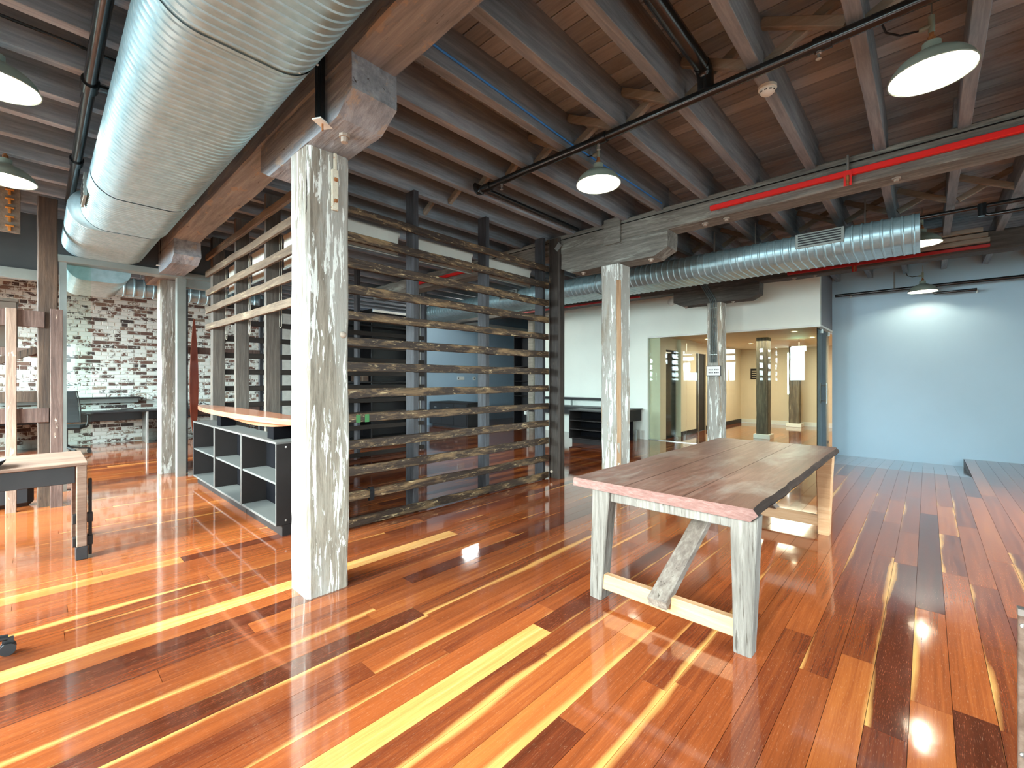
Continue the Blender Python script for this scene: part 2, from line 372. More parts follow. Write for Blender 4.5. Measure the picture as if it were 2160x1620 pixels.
def toned(name, pieces, mat, parent, topn, nrm, restname):
    """pieces: (verts, faces, uvs per vert or None, tone); the largest in view become parts, the rest one stuff part"""
    def mk(nm, plist):
        vs, fs, tn, uv = [], [], [], []
        for v, f, u, t in plist:
            k = len(vs); vs += v; fs += [tuple(i+k for i in q) for q in f]; tn += [t]*len(v); uv += u or [(0, 0)]*len(v)
        me = bpy.data.meshes.new(nm); me.from_pydata(vs, [], fs)
        a = me.attributes.new('tone', 'FLOAT_COLOR', 'POINT'); a.data.foreach_set('color', [c for t in tn for c in (*t, 1)])
        ul = me.uv_layers.new(name='UVMap'); li = [0]*len(me.loops); me.loops.foreach_get('vertex_index', li)
        ul.data.foreach_set('uv', [c for i in li for c in uv[i]]); me.materials.append(mat)
        o = bpy.data.objects.new(nm, me); COL.objects.link(o); o.parent = parent; return o
    sc = []
    for pc in pieces:
        vs = pc[0]; xs, ys, zs = zip(*vs); d = (max(xs)-min(xs), max(ys)-min(ys), max(zs)-min(zs))
        ar = max(d[0]*d[1], d[1]*d[2], d[0]*d[2])
        pts = [(min(xs)+d[0]*i/6, min(ys)+d[1]*j/2, min(zs)+d[2]*k/2) for i in range(7) for j in (0, 2) for k in (0, 2)]
        sc.append(seen_area(pts, ar, nrm))
    order = sorted(range(len(pieces)), key=lambda i: -sc[i]); top = [i for i in order[:topn] if sc[i] > 0]
    for i in top: mk(name, [pieces[i]])
    ts = set(top); rest = [pieces[i] for i in range(len(pieces)) if i not in ts]
    if rest: mk(restname, rest)['kind'] = 'stuff'
BOXF = [(0, 2, 3, 1), (4, 5, 7, 6), (0, 1, 5, 4), (2, 6, 7, 3), (0, 4, 6, 2), (1, 3, 7, 5)]
def boxv(x0, x1, y0, y1, z0, z1): return [(x, y, z) for z in (z0, z1) for y in (y0, y1) for x in (x0, x1)]
# ------------------------------------------------------------------ floor
floor = struct(MB().box(-3.4, 17, -2.8, 13.8, -.34, -.2).build('floor', DARK)); floor.location = (0, 0, 0)
floor.data.transform(Matrix.Translation(WLOC['floor'])); WLOC['floor'] = Vector((0, 0, 0))
PW, PB = .1335, .055
planks = []; rf = random.Random(11)
def plank(x0, x1, y0, y1, tone, sap, z0=0, z1=0):
    g = .0009
    vs = [(x, y, z) for (zz0, zz1) in ((z0-.018, z1-.018), (z0, z1)) for y in (y0+g, y1-g) for x, z in ((x0+g, zz0), (x1-g, zz1))]
    u0, flip = rf.uniform(0, 90), rf.random() < .5
    L = x1-x0
    uv = [(u0+(L if i % 2 else 0), (1-(i//2) % 2) if flip else (i//2) % 2) for i in range(8)]
    planks.append((vs, BOXF, uv, (tone, sap, rf.random())))
for k in range(-20, 101):
    y0 = PB+PW*k; y1 = y0+PW
    if y0 > 13.5: break
    ym = (y0+y1)/2
    xe = 11.33
    if -.47 < ym < 1.45: xe = 9.2
    elif 1.45 < ym < 4.6: xe = 16.2
    elif 4.6 < ym < 8.2: xe = 9.9
    elif ym >= 8.2: xe = 13.6
    x = -3.2-rf.uniform(0, 1.6)
    while x < xe-.02:
        L = rf.choice((1.1, 1.6, 2.0, 2.4, 2.8, 3.3))*rf.uniform(.85, 1.15)
        x1 = min(x+L, xe)
        if xe-x1 < .35: x1 = xe
        t = min(.8, max(.14, rf.gauss(.35, .1))); sp = 0
        q = rf.random()
        if q < .5: sp = rf.uniform(.16, .5)
        elif q < .365: t = rf.uniform(.78, .92)
        if k == 23:
            if x < .6: x1 = 2.62; t = .9; sp = 0; x = min(x, -2)
            else: t = rf.uniform(.3, .5); sp = 0
        if k == 11 and x < 1.0: x1 = max(x1, 1.95); t = .84; sp = .4
        if k == 8 and x < 1.2: t = .6; sp = .6; x1 = max(x1, 2.4)
        if x < 2.5 and ym > 4.3 and ym < 8: t = min(.8, max(t, .5))
        planks.append if False else plank(max(x, -3.25), x1, y0, y1, t, sp)
        x = x1
for k in range(-4, 11):      # ramp boards falling towards the blue wall
    y0 = max(PB+PW*k, -.47); y1 = min(PB+PW*(k+1), 1.45)
    if y1-y0 < .02: continue
    plank(9.2, 11.33, y0, y1, rf.uniform(.15, .5), rf.choice((0, 0, .4)), 0, -.136)
toned('plank', planks, FLOOR, floor, 300, Vector((0, 0, 1)), 'planks_beyond')
struct(MB().add([(9.2, -.474, -.001), (11.33, -.474, -.001), (11.33, -.474, -.15), (9.2, -.474, -.02), (9.2, -.486, -.02), (11.33, -.486, -.02), (11.33, -.486, -.15), (9.2, -.486, -.03)],
     [(0, 1, 2, 3), (7, 6, 5, 4), (0, 4, 5, 1), (1, 5, 6, 2), (2, 6, 7, 3), (3, 7, 4, 0)]).build('trim_1', JOIST))
# ------------------------------------------------------------------ ceiling: boards, joists, struts
ceil = struct(MB().box(-3.4, 17, -2.8, 13.8, 3.785, 3.9).build('ceiling', DARK)); ceil.location = (0, 0, 0)
ceil.data.transform(Matrix.Translation(WLOC['ceiling'])); WLOC['ceiling'] = Vector((0, 0, 0))
b0 = MB().cbox(0, .14, -2.7, 13.6, 3.75, 3.78, .004).build('board', CBOARD, ceil)
for i in range(1, 101): share(b0, 'board', ceil, (-3.2+i*.148, 0, 0))
b0.location = (-3.2, 0, 0)
JY = [-2.26, -1.74, -1.22, -.7, -.18, .34, .86, 1.38, 1.86, 2.385, 2.84, 3.22, 3.66, 4.14, 4.63]
while JY[-1] < 13: JY.append(JY[-1]+.49)
for x0, x1, dy in ((-3.2, 1.33, 0), (1.28, 5.27, 0), (5.2, 9.1, .02), (9.03, 11.3, 0)):
    src = []
    for v in range(3):
        src.append(MB().timber((x0, v*40, 3.597), (x1, v*40, 3.597), .078, .314, seg=16, jit=.004, ch=.003, freq=2).build('joist', JOIST, ceil))
    for i, y in enumerate(JY):
        if x0 > 9 and y > 1.5: continue
        v = i % 3; yc = y-.039+dy
        if i < 3: src[v].location = (0, yc-v*40, 0)
        else: share(src[v], 'joist', ceil, (0, yc-v*40, 0))
for xs, r0 in ((3.2, range(3, 14)), (7.15, range(3, 16))):
    for i in r0:
        a, b = JY[i], JY[i+1]-.078
        for s_, dx in ((1, .0), (-1, .075)):
            za, zb = (3.475, 3.71) if s_ > 0 else (3.71, 3.475)
            MB().timber((xs+dx, a, za), (xs+dx, b, zb), .045, .062, seg=3, jit=.002, ch=.004).build('strut', STRUT, ceil)
# ------------------------------------------------------------------ walls
def wall_with_openings(name, axis, at, th, lo, hi, z1, openings, zo0, zo1, mat):
    mb = MB(); p = lo
    def bx(a, b, z0, z1_):
        if axis == 'x': mb.box(at, at+th, a, b, z0, z1_)
        else: mb.box(a, b, at, at+th, z0, z1_)
    for a, b in openings:
        bx(p, a, 0, z1); bx(a, b, 0, zo0); bx(a, b, zo1, z1); p = b
    bx(p, hi, 0, z1)
    return struct(mb.build(name, mat))
wall_with_openings('wall_left', 'x', -3.4, .2, -2.8, 13.7, 3.79, WIN_L, 1.15, 3.2, WHITE)
wall_with_openings('wall_right', 'y', -2.8, .2, -3.2, 11.5, 3.79, WIN_R, .85, 2.75, WHITE)
n = 0
for a, b in WIN_L:
    n += 1
    f = MB()
    for y in (a+.03, (a+b)/2, b-.03): f.box(-3.34, -3.28, y-.03, y+.03, 1.15, 3.2)
    for z in (1.18, 2.17, 3.17): f.box(-3.335, -3.285, a, b, z-.03, z+.03)
    wdo = struct(f.build('window_%d' % n, WHITE2))
    MB().box(-3.312, -3.308, a, b, 1.15, 3.2).build('pane', GLASS, wdo)
for a, b in WIN_R:
    n += 1
    f = MB()
    for x in (a+.03, (a+b)/2, b-.03): f.box(x-.03, x+.03, -2.74, -2.68, .85, 2.75)
    for z in (.88, 1.8, 2.72): f.box(a, b, -2.735, -2.685, z-.03, z+.03)
    wdo = struct(f.build('window_%d' % n, WHITE2))
    MB().box(a, b, -2.712, -2.708, .85, 2.75).build('pane', GLASS, wdo)
struct(MB().box(11.33, 11.5, -2.8, 1.45, -.3, 3.79).build('wall_blue', BLUE))
struct(MB().box(9.9, 10.02, 1.45, 4.85, 2.44, 3.79).box(9.9, 10.02, 4.85, 8.2, 0, 3.79).build('wall_white', WHITE))
struct(MB().box(10.02, 11.33, 1.45, 1.57, 2.44, 3.79).build('wall_bulkhead', GREYM))
struct(MB().box(9.895, 11.33, 1.44, 1.58, 2.405, 2.44).box(9.895, 10.03, 1.58, 4.85, 2.405, 2.44).build('trim_2', WHITE2))
struct(MB().box(6.5, 14.1, 11.5, 11.62, 0, 3.79).build('wall_blue_inner', BLUE2))
struct(MB().box(6.5, 14.1, 11.44, 11.5, 3.25, 3.42).build('trim_3', WHITE2))
struct(MB().box(13.6, 13.75, 4.7, 13.7, 0, 3.79).build('wall_far', GREYD))
struct(MB().box(10.02, 13.6, 8.2, 8.3, 0, 3.79).build('wall_inner', WHITE))
# lobby behind the glass
struct(MB().box(10.02, 16.4, 1.58, 4.6, 2.44, 2.5).build('ceiling_lobby', CREAM))
lw = MB().box(10.03, 10.35, 4.6, 4.86, 0, 2.44).box(11.0, 12.0, 4.5, 4.72, 0, 2.44).box(13.0, 16.4, 4.6, 4.72, 0, 2.44).box(10.35, 11.0, 4.6, 4.72, 2.15, 2.44).box(12.0, 13.0, 4.6, 4.72, 2.15, 2.44)
struct(lw.build('wall_lobby_side', CREAM))
struct(MB().box(16.25, 16.4, 1.2, 4.6, 0, 2.44).build('wall_lobby_end', CREAM))
struct(MB().box(11.5, 16.4, 1.2, 1.32, 0, 2.44).build('wall_lobby_right', CREAM))
d = struct(MB().box(10.35, 11.0, 4.64, 4.68, 0, 2.15).build('door_1', CUBE)); MB().box(10.4, 10.95, 4.625, 4.64, .05, 2.1).build('pane', GLASSB, d)
d = struct(MB().box(12.0, 13.0, 4.64, 4.68, 0, 2.15).build('door_2', CUBE)); MB().box(12.48, 12.52, 4.63, 4.64, .0, 2.15).build('door_seam', STEEL, d)
struct(MB().box(11.0, 12.0, 4.485, 4.5, 0, .12).box(13.0, 16.25, 4.585, 4.6, 0, .12).build('baseboard_side', CUBE))
struct(MB().box(16.235, 16.25, 1.32, 4.585, 0, .12).build('baseboard_end', WHITE2))
wg = struct(MB().box(16.2, 16.24, 3.0, 3.24, .95, 2.3).build('window_10', WHITE2)); MB().box(16.19, 16.2, 3.02, 3.22, .98, 2.27).build('pane', WINGLOW, wg)
# glass front of the lobby
gy = [1.45, 2.35, 3.2, 3.95, 4.85]
for i in range(4):
    g = struct(MB().box(9.955, 9.967, gy[i]+.004, gy[i+1]-.004, .012, 2.405).build('window_%d' % (11+i), GLASS))
    MB().box(9.94, 9.98, gy[i]+.004, gy[i+1]-.004, 0, .012).build('floor_channel', STEEL, g)
g = struct(MB().box(9.97, 10.52, 1.5, 1.512, -.03, 2.395).build('window_15', GLASSB))
MB().box(10.47, 10.53, 1.485, 1.527, 2.33, 2.405).build('clamp', STEEL, g)
dr = struct(MB().box(10.53, 11.3, 1.5, 1.512, -.06, 2.395).build('door_3', GLASSB))
for y in (1.45, 1.56):
    MB().tube([(10.62, y, .95), (10.62, y, 1.35)], .014, 10).build('handle', STEEL, dr)
for z in (1.0, 1.3): MB().tube([(10.62, 1.45, z), (10.62, 1.56, z)], .009, 8).build('handle_bolt', STEEL, dr)
MB().box(11.24, 11.31, 1.485, 1.527, 2.33, 2.405).build('hinge', STEEL, dr)
# ------------------------------------------------------------------ brick wall at the far left
wb = struct(MB().box(-3.3, 6.5, 13.5, 13.7, 0, 3.79).build('wall_brick', MORTAR)); wb.location = (0, 0, 0)
wb.data.transform(Matrix.Translation(WLOC['wall_brick'])); WLOC['wall_brick'] = Vector((0, 0, 0))
bricks = []; rb = random.Random(5)
for r in range(43):
    z0 = .005+r*.085
    x = -1.6-(0 if r % 2 else .12)
    while x < 4.4:
        L = .112 if r % 4 == 3 else .232
        j = rb.uniform(-.004, .004); pr = rb.uniform(.004, .016)
        c = .006; x0, x1, za, zb = x+.005, x+L-.005, z0+.005+j*.4, z0+.078+j*.4
        vs = [(x0, 13.5, za), (x1, 13.5, za), (x1, 13.5, zb), (x0, 13.5, zb), (x0+c, 13.5-pr, za+c), (x1-c, 13.5-pr, za+c), (x1-c, 13.5-pr, zb-c), (x0+c, 13.5-pr, zb-c)]
        fs = [(4, 5, 6, 7), (0, 1, 5, 4), (1, 2, 6, 5), (2, 3, 7, 6), (3, 0, 4, 7)]
        bricks.append((vs, fs, None, (rb.random(), rb.random(), 0))); x += L
toned('brick', bricks, BRICK, wb, 300, Vector((0, 1, 0)), 'bricks_beyond')
# partition at the far end of the left bay
struct(MB().box(.2, 2.2, 8.0, 8.12, 2.99, 3.78).box(-3.2, .2, 8.0, 8.12, 2.74, 3.78).build('wall_partition', GREYD))
h = struct(MB().cbox(.15, 1.85, 7.95, 8.15, 2.9, 2.99, .006).build('trim_4', ALU))
struct(MB().box(1.385, 1.49, 7.96, 8.1, 0, 2.9).build('trim_5', ALU))
struct(MB().box(.185, .25, 7.97, 8.1, 0, 2.9).build('trim_6', ALU))
struct(MB().box(1.49, 1.9, 7.98, 8.1, 2.78, 2.9).build('trim_7', ALU))
struct(MB().box(-3.2, .0, 7.9, 8.0, 2.62, 2.74).build('trim_8', ALU))
g = struct(MB().box(.25, .48, 8.06, 8.07, .01, 2.9).build('window_16', GLASS))
# ------------------------------------------------------------------ timber structure: posts, beams, bolsters
def post(name, x, y, w, dpt, z0, z1, mat, label, jit=.008):
    t = thing(name, label, 'post', (x+w/2, y+dpt/2, z0))
    MB().timber((x+w/2, y+dpt/2, z0), (x+w/2, y+dpt/2, z1), dpt, w, up=(1, 0, 0), seg=44, jit=jit, ch=.02, k=5, freq=2.6).build('shaft', mat, t)
    return t
p1 = post('timber_post', 1.172, 2.883, .283, .28, 0, 2.914, POST, 'big timber post with peeling white paint, nearest, standing on the glossy floor')
br = MB().cbox(1.325, 1.37, 2.864, 2.882, 2.53, 2.80, .004).cbox(1.34, 1.36, 2.866, 2.882, 2.8, 2.91, .003).build('iron_strap', IRONW, p1, 'rusty iron strap with flaking white paint')
for z in (2.58, 2.72): MB().cbox(1.337, 1.361, 2.85, 2.865, z, z+.024, .004).build('bolt_head', RUST, br)
MB().lathe((0, 0, 0), [(.0, .02), (.014, .018), (.022, .01), (.024, 0)], 10).xf(Matrix.Translation((1.41, 2.886, 1.71)) @ Matrix.Rotation(PI/2, 4, 'X')).build('bolt_head', BOLT, p1)
p2 = post('timber_post', 5.1, 2.89, .3, .27, 0, 2.91, POST, 'flaking grey timber post with an orange streak, behind the long table', .01)
MB().timber((5.118, 2.906, 0), (5.118, 2.906, 2.7), .058, .03, up=(-1, -1, 0), seg=24, jit=.008, ch=.004).build('bare_edge', wood('bare_orange_timber', [(.2, .11, .055), (.36, .22, .12), (.45, .32, .2)], 'z'), p2, 'bare orange-brown corner where the paint has gone')
p3 = post('timber_post', 8.95, 2.88, .3, .27, 0, 2.91, POST, 'timber post carrying metal conduits and a framed sign before the glass wall')
p4 = post('timber_post', 1.25, 8.38, .22, .25, 0, 2.92, POST, 'slim pale timber post beside the metal door frame near the brick wall')
dp = post('square_post', 5.06, 3.815, .14, .2, 0, 3.44, DPOST, 'slim dark brown square post at the end of the slatted screen', .003)
MB().box(-.055, .055, -.006, .006, -.035, .035).xf(Matrix.Translation((5.05, 3.83, 3.3)) @ Matrix.Rotation(PI/2, 4, 'Z') @ Matrix.Rotation(.8, 4, 'Y')).build('metal_plate', STEEL, dp)
MB().lathe((0, 0, 0), [(0, .02), (.02, .016), (.024, 0)], 10).xf(Matrix.Translation((5.058, 3.95, .09)) @ Matrix.Rotation(-PI/2, 4, 'Y')).build('bolt_head', BOLT, dp)
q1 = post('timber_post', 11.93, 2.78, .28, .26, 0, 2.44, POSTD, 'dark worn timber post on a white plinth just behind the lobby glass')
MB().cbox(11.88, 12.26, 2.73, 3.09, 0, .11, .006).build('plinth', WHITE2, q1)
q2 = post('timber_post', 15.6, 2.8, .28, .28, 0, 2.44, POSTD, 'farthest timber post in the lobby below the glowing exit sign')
MB().cbox(15.54, 15.94, 2.74, 3.14, 0, .11, .006).build('plinth', WHITE2, q2)
def beam(x, y0, y1, mat, label):
    t = thing('main_beam', label, 'beam', (x+.14, (y0+y1)/2, 3.2))
    MB().timber((x+.142, y0, 3.335), (x+.142, y1, 3.335), .285, .27, seg=60, jit=.01, ch=.015, k=4, freq=1.8).build('timber', mat, t)
    return t
B1 = beam(1.172, -2.6, 9.4, BEAM, 'brown hewn ceiling beam running over the nearest post beside the big duct')
B2 = beam(5.1, -2.6, 9.0, BEAMG, 'grey ceiling beam carrying the bright red pipe above the long table')
B3 = beam(8.95, -2.6, 11.4, BEAM_SHADE, 'farthest ceiling beam in front of the white wall')
for y in (.9, 1.02, 2.0): MB().lathe((1.3, y-.6, 3.17), [(0, 0), (.022, 0), (.022, .02), (.03, .02), (.03, .03)], 6).build('bolt_head', BOLT, B1)
for y in (1.85, 1.62, .2): MB().lathe((5.2, y, 3.165), [(0, 0), (.02, 0), (.02, .02), (.035, .02), (.035, .032)], 6).build('bolt_head', BOLT, B2)
for y in (1.7, 1.4): MB().lathe((9.05, y, 3.165), [(0, 0), (.02, 0), (.02, .02), (.035, .02), (.035, .032)], 6).build('bolt_head', BOLT, B3)
MB().cbox(5.07, 5.1, 2.86, 3.1, 3.17, 3.5, .004).build('packing_board', BEAMG, B2)
MB().tube([(5.09, -2.5, 3.4), (5.09, 6, 3.4)], .006, 6).build('surface_cable', BLKPIPE, B2)
def bolster(x, y0, y1, zb, mat, label):
    t = thing('bolster', label, 'bolster', (x+.14, (y0+y1)/2, zb))
    poly = [(y0, 3.2), (y0, zb+.085), (y0+.17, zb), (y1-.17, zb), (y1, zb+.085), (y1, 3.2)]
    # subdivided so that its hewn faces can be uneven
    mb = MB(); nx = 9; ring = []
    P = []
    for i in range(len(poly)):
        a, b = Vector(poly[i]), Vector(poly[(i+1) % len(poly)]); k = max(1, int((b-a).length/.06))
        P += [a.lerp(b, j/k) for j in range(k)]
    vs = []
    for i in range(nx+1):
        for p in P:
            v = Vector((x+.285*i/nx, p.x, p.y)); v += noise.noise_vector(v*4)*.008+noise.noise_vector(v*16)*.004
            vs.append(v)
    m = len(P); fs = [(i*m+j, (i+1)*m+j, (i+1)*m+(j+1) % m, i*m+(j+1) % m) for i in range(nx) for j in range(m)]
    fs += [tuple(range(m)), tuple(reversed(range(nx*m, nx*m+m)))]
    mb.add(vs, fs).build('timber', mat, t)
    return t
b = bolster(1.172, 2.3, 3.74, 2.915, BEAM, 'chamfered timber bolster on top of the nearest peeling post')
MB().lathe((1.29, 2.62, 2.865), [(0, 0), (.022, 0), (.022, .03), (.034, .03), (.034, .05)], 8).build('bolt_head', BOLT, b)
b = bolster(5.1, 2.25, 3.808, 2.91, BEAMG, 'grey chamfered bolster between the flaking post and the red-piped beam')
for y in (2.5, 3.5): MB().lathe((5.2, y, 2.875), [(0, 0), (.02, 0), (.02, .02), (.035, .02), (.035, .035)], 6).build('bolt_head', BOLT, b)
b = bolster(8.95, 2.23, 3.82, 2.91, BEAM_SHADE, 'shade-darkened timber bolster above the post with conduits and sign')
for y in (2.7, 3.6): MB().lathe((9.05, y, 2.875), [(0, 0), (.02, 0), (.02, .02), (.035, .02), (.035, .035)], 6).build('bolt_head', BOLT, b)
bolster(1.172, 6.93, 9.2, 2.92, BEAM, 'brown bolster end hanging under the beam above the metal header')
# loose beams stacked on the far beam
t = thing('stacked_plank', 'rough timber offcuts stacked on the far beam beside its lamp', 'planks', (8.9, -.6, 3.3))
for i, (y0, y1, z, x) in enumerate(((-.62, .5, 3.32, 8.84), (-.6, .9, 3.38, 8.8), (-.55, .2, 3.45, 8.76), (-.2, .9, 3.53, 8.72))):
    MB().timber((x, y0, z), (x, y1, z), .1, .055, seg=8, jit=.004, ch=.004).build('plank', STRUT, t)
# ------------------------------------------------------------------ ducts
def oval_ring(xl, xr, zc, r, n=20):
    pts = [(xr+r*math.sin(a), zc-r*math.cos(a)) for a in [PI*i/n for i in range(n+1)]]
    pts += [(xl-r*math.sin(a), zc+r*math.cos(a)) for a in [PI*i/n for i in range(n+1)]]
    return pts
def oval_duct(mb, xl, xr, zc, r, y0, y1, pitch=.055, ridge=.006, closed=False, n=20):
    pts = oval_ring(xl, xr, zc, 1, n); rows = []
    y = y0; base = oval_ring(xl, xr, zc, r, n); big = oval_ring(xl, xr, zc, r+ridge, n); m = len(base)
    while y < y1:
        for dy, q in ((0, base), (pitch*.42, base), (pitch*.52, big), (pitch*.66, big), (pitch*.76, base)):
            rows.append((y+dy, q))
        y += pitch
    vs = []
    for yy, q in rows:
        for j, (x, z) in enumerate(q):
            vs.append((x, min(y1, yy), z))
    k = len(rows); fs = [(i*m+j, (i+1)*m+j, (i+1)*m+(j+1) % m, i*m+(j+1) % m) for i in range(k-1) for j in range(m)]
    if closed: fs += [tuple(range(m)), tuple(reversed(range((k-1)*m, k*m)))]
    mb.smooth = True
    return mb.add(vs, fs)
du = thing('air_duct', 'large flat-oval spiral galvanised duct overhead beside the brown beam', 'air duct', (.63, 2, 2.9))
oval_duct(MB(), .48, .79, 3.09, .19, -2.5, 2.3).build('spiral_body', GALV, du)
oval_duct(MB(), .48, .79, 3.09, .19, 2.3, 4.9).build('spiral_body', GALV, du)
oval_duct(MB(), .48, .79, 3.09, .19, 4.9, 6.0).build('spiral_body', GALV, du)
for y in (2.3, 4.9):
    mb = MB(); a = oval_ring(.48, .79, 3.09, .197); m = len(a)
    mb.smooth = True; mb.add([(x, y-.012, z) for x, z in a]+[(x, y+.012, z) for x, z in a], [(j, (j+1) % m, m+(j+1) % m, m+j) for j in range(m)]).build('joint_band', GALV, du)
    for j in range(3, 20, 4): MB().lathe((a[j][0], y-.05, a[j][1]-.004), [(0, -.004), (.006, -.003), (.007, .002)], 6).build('screw_head', STEEL, du)
mb = MB(); R0 = oval_ring(.48, .79, 3.09, .19); R1 = oval_ring(.41, .81, 3.19, .205); m = len(R0); vs = []
for i in range(9):
    t_ = i/8; e = t_*t_*(3-2*t_)
    vs += [(a[0]+(b_[0]-a[0])*e, 6.0+.38*t_, a[1]+(b_[1]-a[1])*e) for a, b_ in zip(R0, R1)]
mb.smooth = True; mb.add(vs, [(i*m+j, (i+1)*m+j, (i+1)*m+(j+1) % m, i*m+(j+1) % m) for i in range(8) for j in range(m)]).build('offset_collar', GALV, du)
oval_duct(MB(), .41, .81, 3.19, .205, 6.38, 8.0, .06).build('spiral_body', GALV, du)
oval_duct(MB(), .42, .72, 2.9, .17, 8.13, 9.6, .06, closed=True).build('spiral_body', GALV, du)
gr = MB().box(.272, .29, 5.3, 5.7, 3.0, 3.2).build('grille_frame', ALU, du)
for i in range(4): MB().box(.268, .274, 5.4, 5.7, 3.03+i*.04, 3.05+i*.04).build('grille_slot', BLACKP, gr)
d2 = thing('air_duct', 'long galvanised spiral duct ending in mid-air under the far ceiling', 'air duct', (6.8, 4, 2.93))
oval_duct(MB(), 6.72, 7.22, 3.1, .165, .06, 4.2, .09, .008, n=16).build('spiral_body', GALV, d2)
oval_duct(MB(), 6.72, 7.22, 3.1, .165, 4.2, 9.6, .09, .008, closed=True, n=16).build('spiral_body', GALV, d2)
mb = MB(); a = oval_ring(6.72, 7.22, 3.1, .16, 14); m = len(a); mb.add([(x, .07, z) for x, z in a], [tuple(range(m))]).build('end_cap', GALV, d2)
for ya, yb in ((.72, 1.22), (6.0, 6.5)):
    g = MB().cbox(6.545, 6.6, ya, yb, 3.06, 3.24, .004).build('grille_frame', ALU, d2)
    for i in range(5): MB().box(6.538, 6.546, ya+.03, yb-.03, 3.085+i*.03, 3.1+i*.03).build('grille_slot', BLACKP, g)
for y in (.55, 1.75, 2.3): MB().tube([(6.84, y, 3.25), (6.84, y, 3.6)], .012 if y > 2 else .008, 8).build('hanger_rod', STEEL, d2)
rd = thing('round_duct', 'small round steel duct above the brick wall behind the door frame', 'air duct', (1.6, 10.5, 3.0))
mb = MB(); pts = []; rr = []
x = .95
while x < 3.6:
    for dx, r in ((0, .16), (.09, .16), (.1, .172), (.12, .172), (.13, .16)): pts.append((x+dx, 10.6, 3.1)); rr.append(r)
    x += .14
mb.tube(pts, rr, 20).build('spiral_body', GALV, rd)
for x in (1.3, 2.8): MB().tube([(x, 10.6, 3.25), (x, 10.6, 3.76)], .008, 8).build('hanger_rod', STEEL, rd)
# ------------------------------------------------------------------ pipes
def spr(parent, x, y, z):
    MB().lathe((x, y, z-.055), [(.0, 0), (.016, .0), (.016, .004), (.006, .006), (.008, .03), (.013, .032), (.013, .06)], 10).build('sprinkler_head', STEEL, parent)
sp = thing('sprinkler_pipe', 'black sprinkler pipe slung under the ceiling joists above the table', 'pipe', (3.16, .5, 3.38))
MB().tube([(3.16, -2.5, 3.39), (3.16, 3.42, 3.39)], .034, 14).build('pipe', BLKPIPE, sp)
MB().tube([(3.16, 3.40, 3.39)]+arc((3.16, 3.40, 3.44), .06, -PI/2, 0, 5, (0, 1, 0), (0, 0, 1)), .042, 14).build('elbow', BLKPIPE, sp)
MB().tube([(3.16, 3.5, 3.47), (5.05, 3.5, 3.47)], .026, 12).build('branch_pipe', BLKPIPE, sp)
MB().tube([(-1.0, 1.12, 3.55), (3.08, 1.12, 3.55)], .05, 14).build('feed_pipe', BLKPIPE, sp)
MB().tube([(3.08, 1.12, 3.55)]+arc((3.08, 1.12, 3.47), .08, PI/2, 0, 5, (1, 0, 0), (0, 0, 1))+[(3.16, 1.12, 3.40)], .054, 14).build('elbow', BLKPIPE, sp)
for y in (-.6, .45, 1.95, 3.3): MB().tube([(3.16, y-.045, 3.39), (3.16, y+.045, 3.39)], .043, 14).build('coupling', BLKPIPE, sp)
for y in (.47, 3.1, 1.98): spr(sp, 3.16, y, 3.36)
sl = thing('sprinkler_pipe', 'black pipe running above and beside the big duct on its window side', 'pipe', (.235, 4, 3.35))
MB().tube([(.235, -1, 3.36), (.235, 6.85, 3.36)], .036, 14).build('pipe', BLKPIPE, sl)
MB().tube([(.235, 6.85, 3.36), (.235, 7.0, 3.36)], .028, 12).build('pipe_end', BLKPIPE, sl)
MB().tube([(.235, 4.05, 3.36), (.5, 4.05, 3.36)], .024, 12).build('branch_pipe', BLKPIPE, sl)
for y in (4.05, 5.55): MB().tube([(.235, y-.06, 3.36), (.235, y+.06, 3.36)], .048, 14).build('coupling', BLKPIPE, sl)
spr(sl, .235, 6.7, 3.33)
sf = thing('sprinkler_pipe', 'thin black pipe passing behind the far duct under the ceiling', 'pipe', (7.3, 1, 3.36))
MB().tube([(7.3, -2.4, 3.37), (7.3, 5, 3.37)], .026, 12).build('pipe', BLKPIPE, sf)
MB().tube([(7.25, -.45, 3.37), (7.25, -.45, 3.28), (7.25, -.5, 3.25), (7.25, -1.6, 3.25)], .022, 12).build('branch_pipe', BLKPIPE, sf)
MB().lathe((7.25, -.45, 3.25), [(.036, 0), (.036, .14)], 12, True).build('coupling', BLKPIPE, sf)
sb = thing('sprinkler_pipe', 'black pipe in front of the top of the blue wall', 'pipe', (10.9, -.5, 3.2))
MB().tube([(10.95, 1.35, 3.1), (10.95, -2.4, 3.1)], .03, 12).build('pipe', BLKPIPE, sb)
MB().tube([(10.95, -.05, 3.1), (10.95, -.05, 3.0), (10.95, -.1, 2.96), (10.95, -.62, 2.96)], .024, 10).build('branch_pipe', BLKPIPE, sb)
spr(sb, 10.95, -.62, 2.95); spr(sb, 10.95, 1.1, 3.08)
MB().tube([(10.95, .45, 3.1), (10.95, .45, 3.44)], .012, 8).build('hanger_rod', STEEL, sb)
hp = thing('hanger_pipe', 'short black vertical pipe with a white plate on the nearest bolster', 'pipe', (1.14, 2.62, 2.9))
MB().tube([(1.14, 2.62, 2.93), (1.14, 2.62, 3.44)], .028, 12).build('pipe', BLKPIPE, hp)
MB().box(-.055, .055, -.03, .03, -.004, .004).xf(Matrix.Translation((1.145, 2.6, 2.915)) @ Matrix.Rotation(.5, 4, 'Z')).build('plate', WHITE2, hp)
MB().tube([(1.145, 2.6, 2.87), (1.145, 2.6, 2.93)], .006, 8).build('threaded_rod', RUST, hp)
hp2 = thing('hanger_pipe', 'short black vertical pipe with a plate above the metal header', 'pipe', (1.2, 7.85, 3.0))
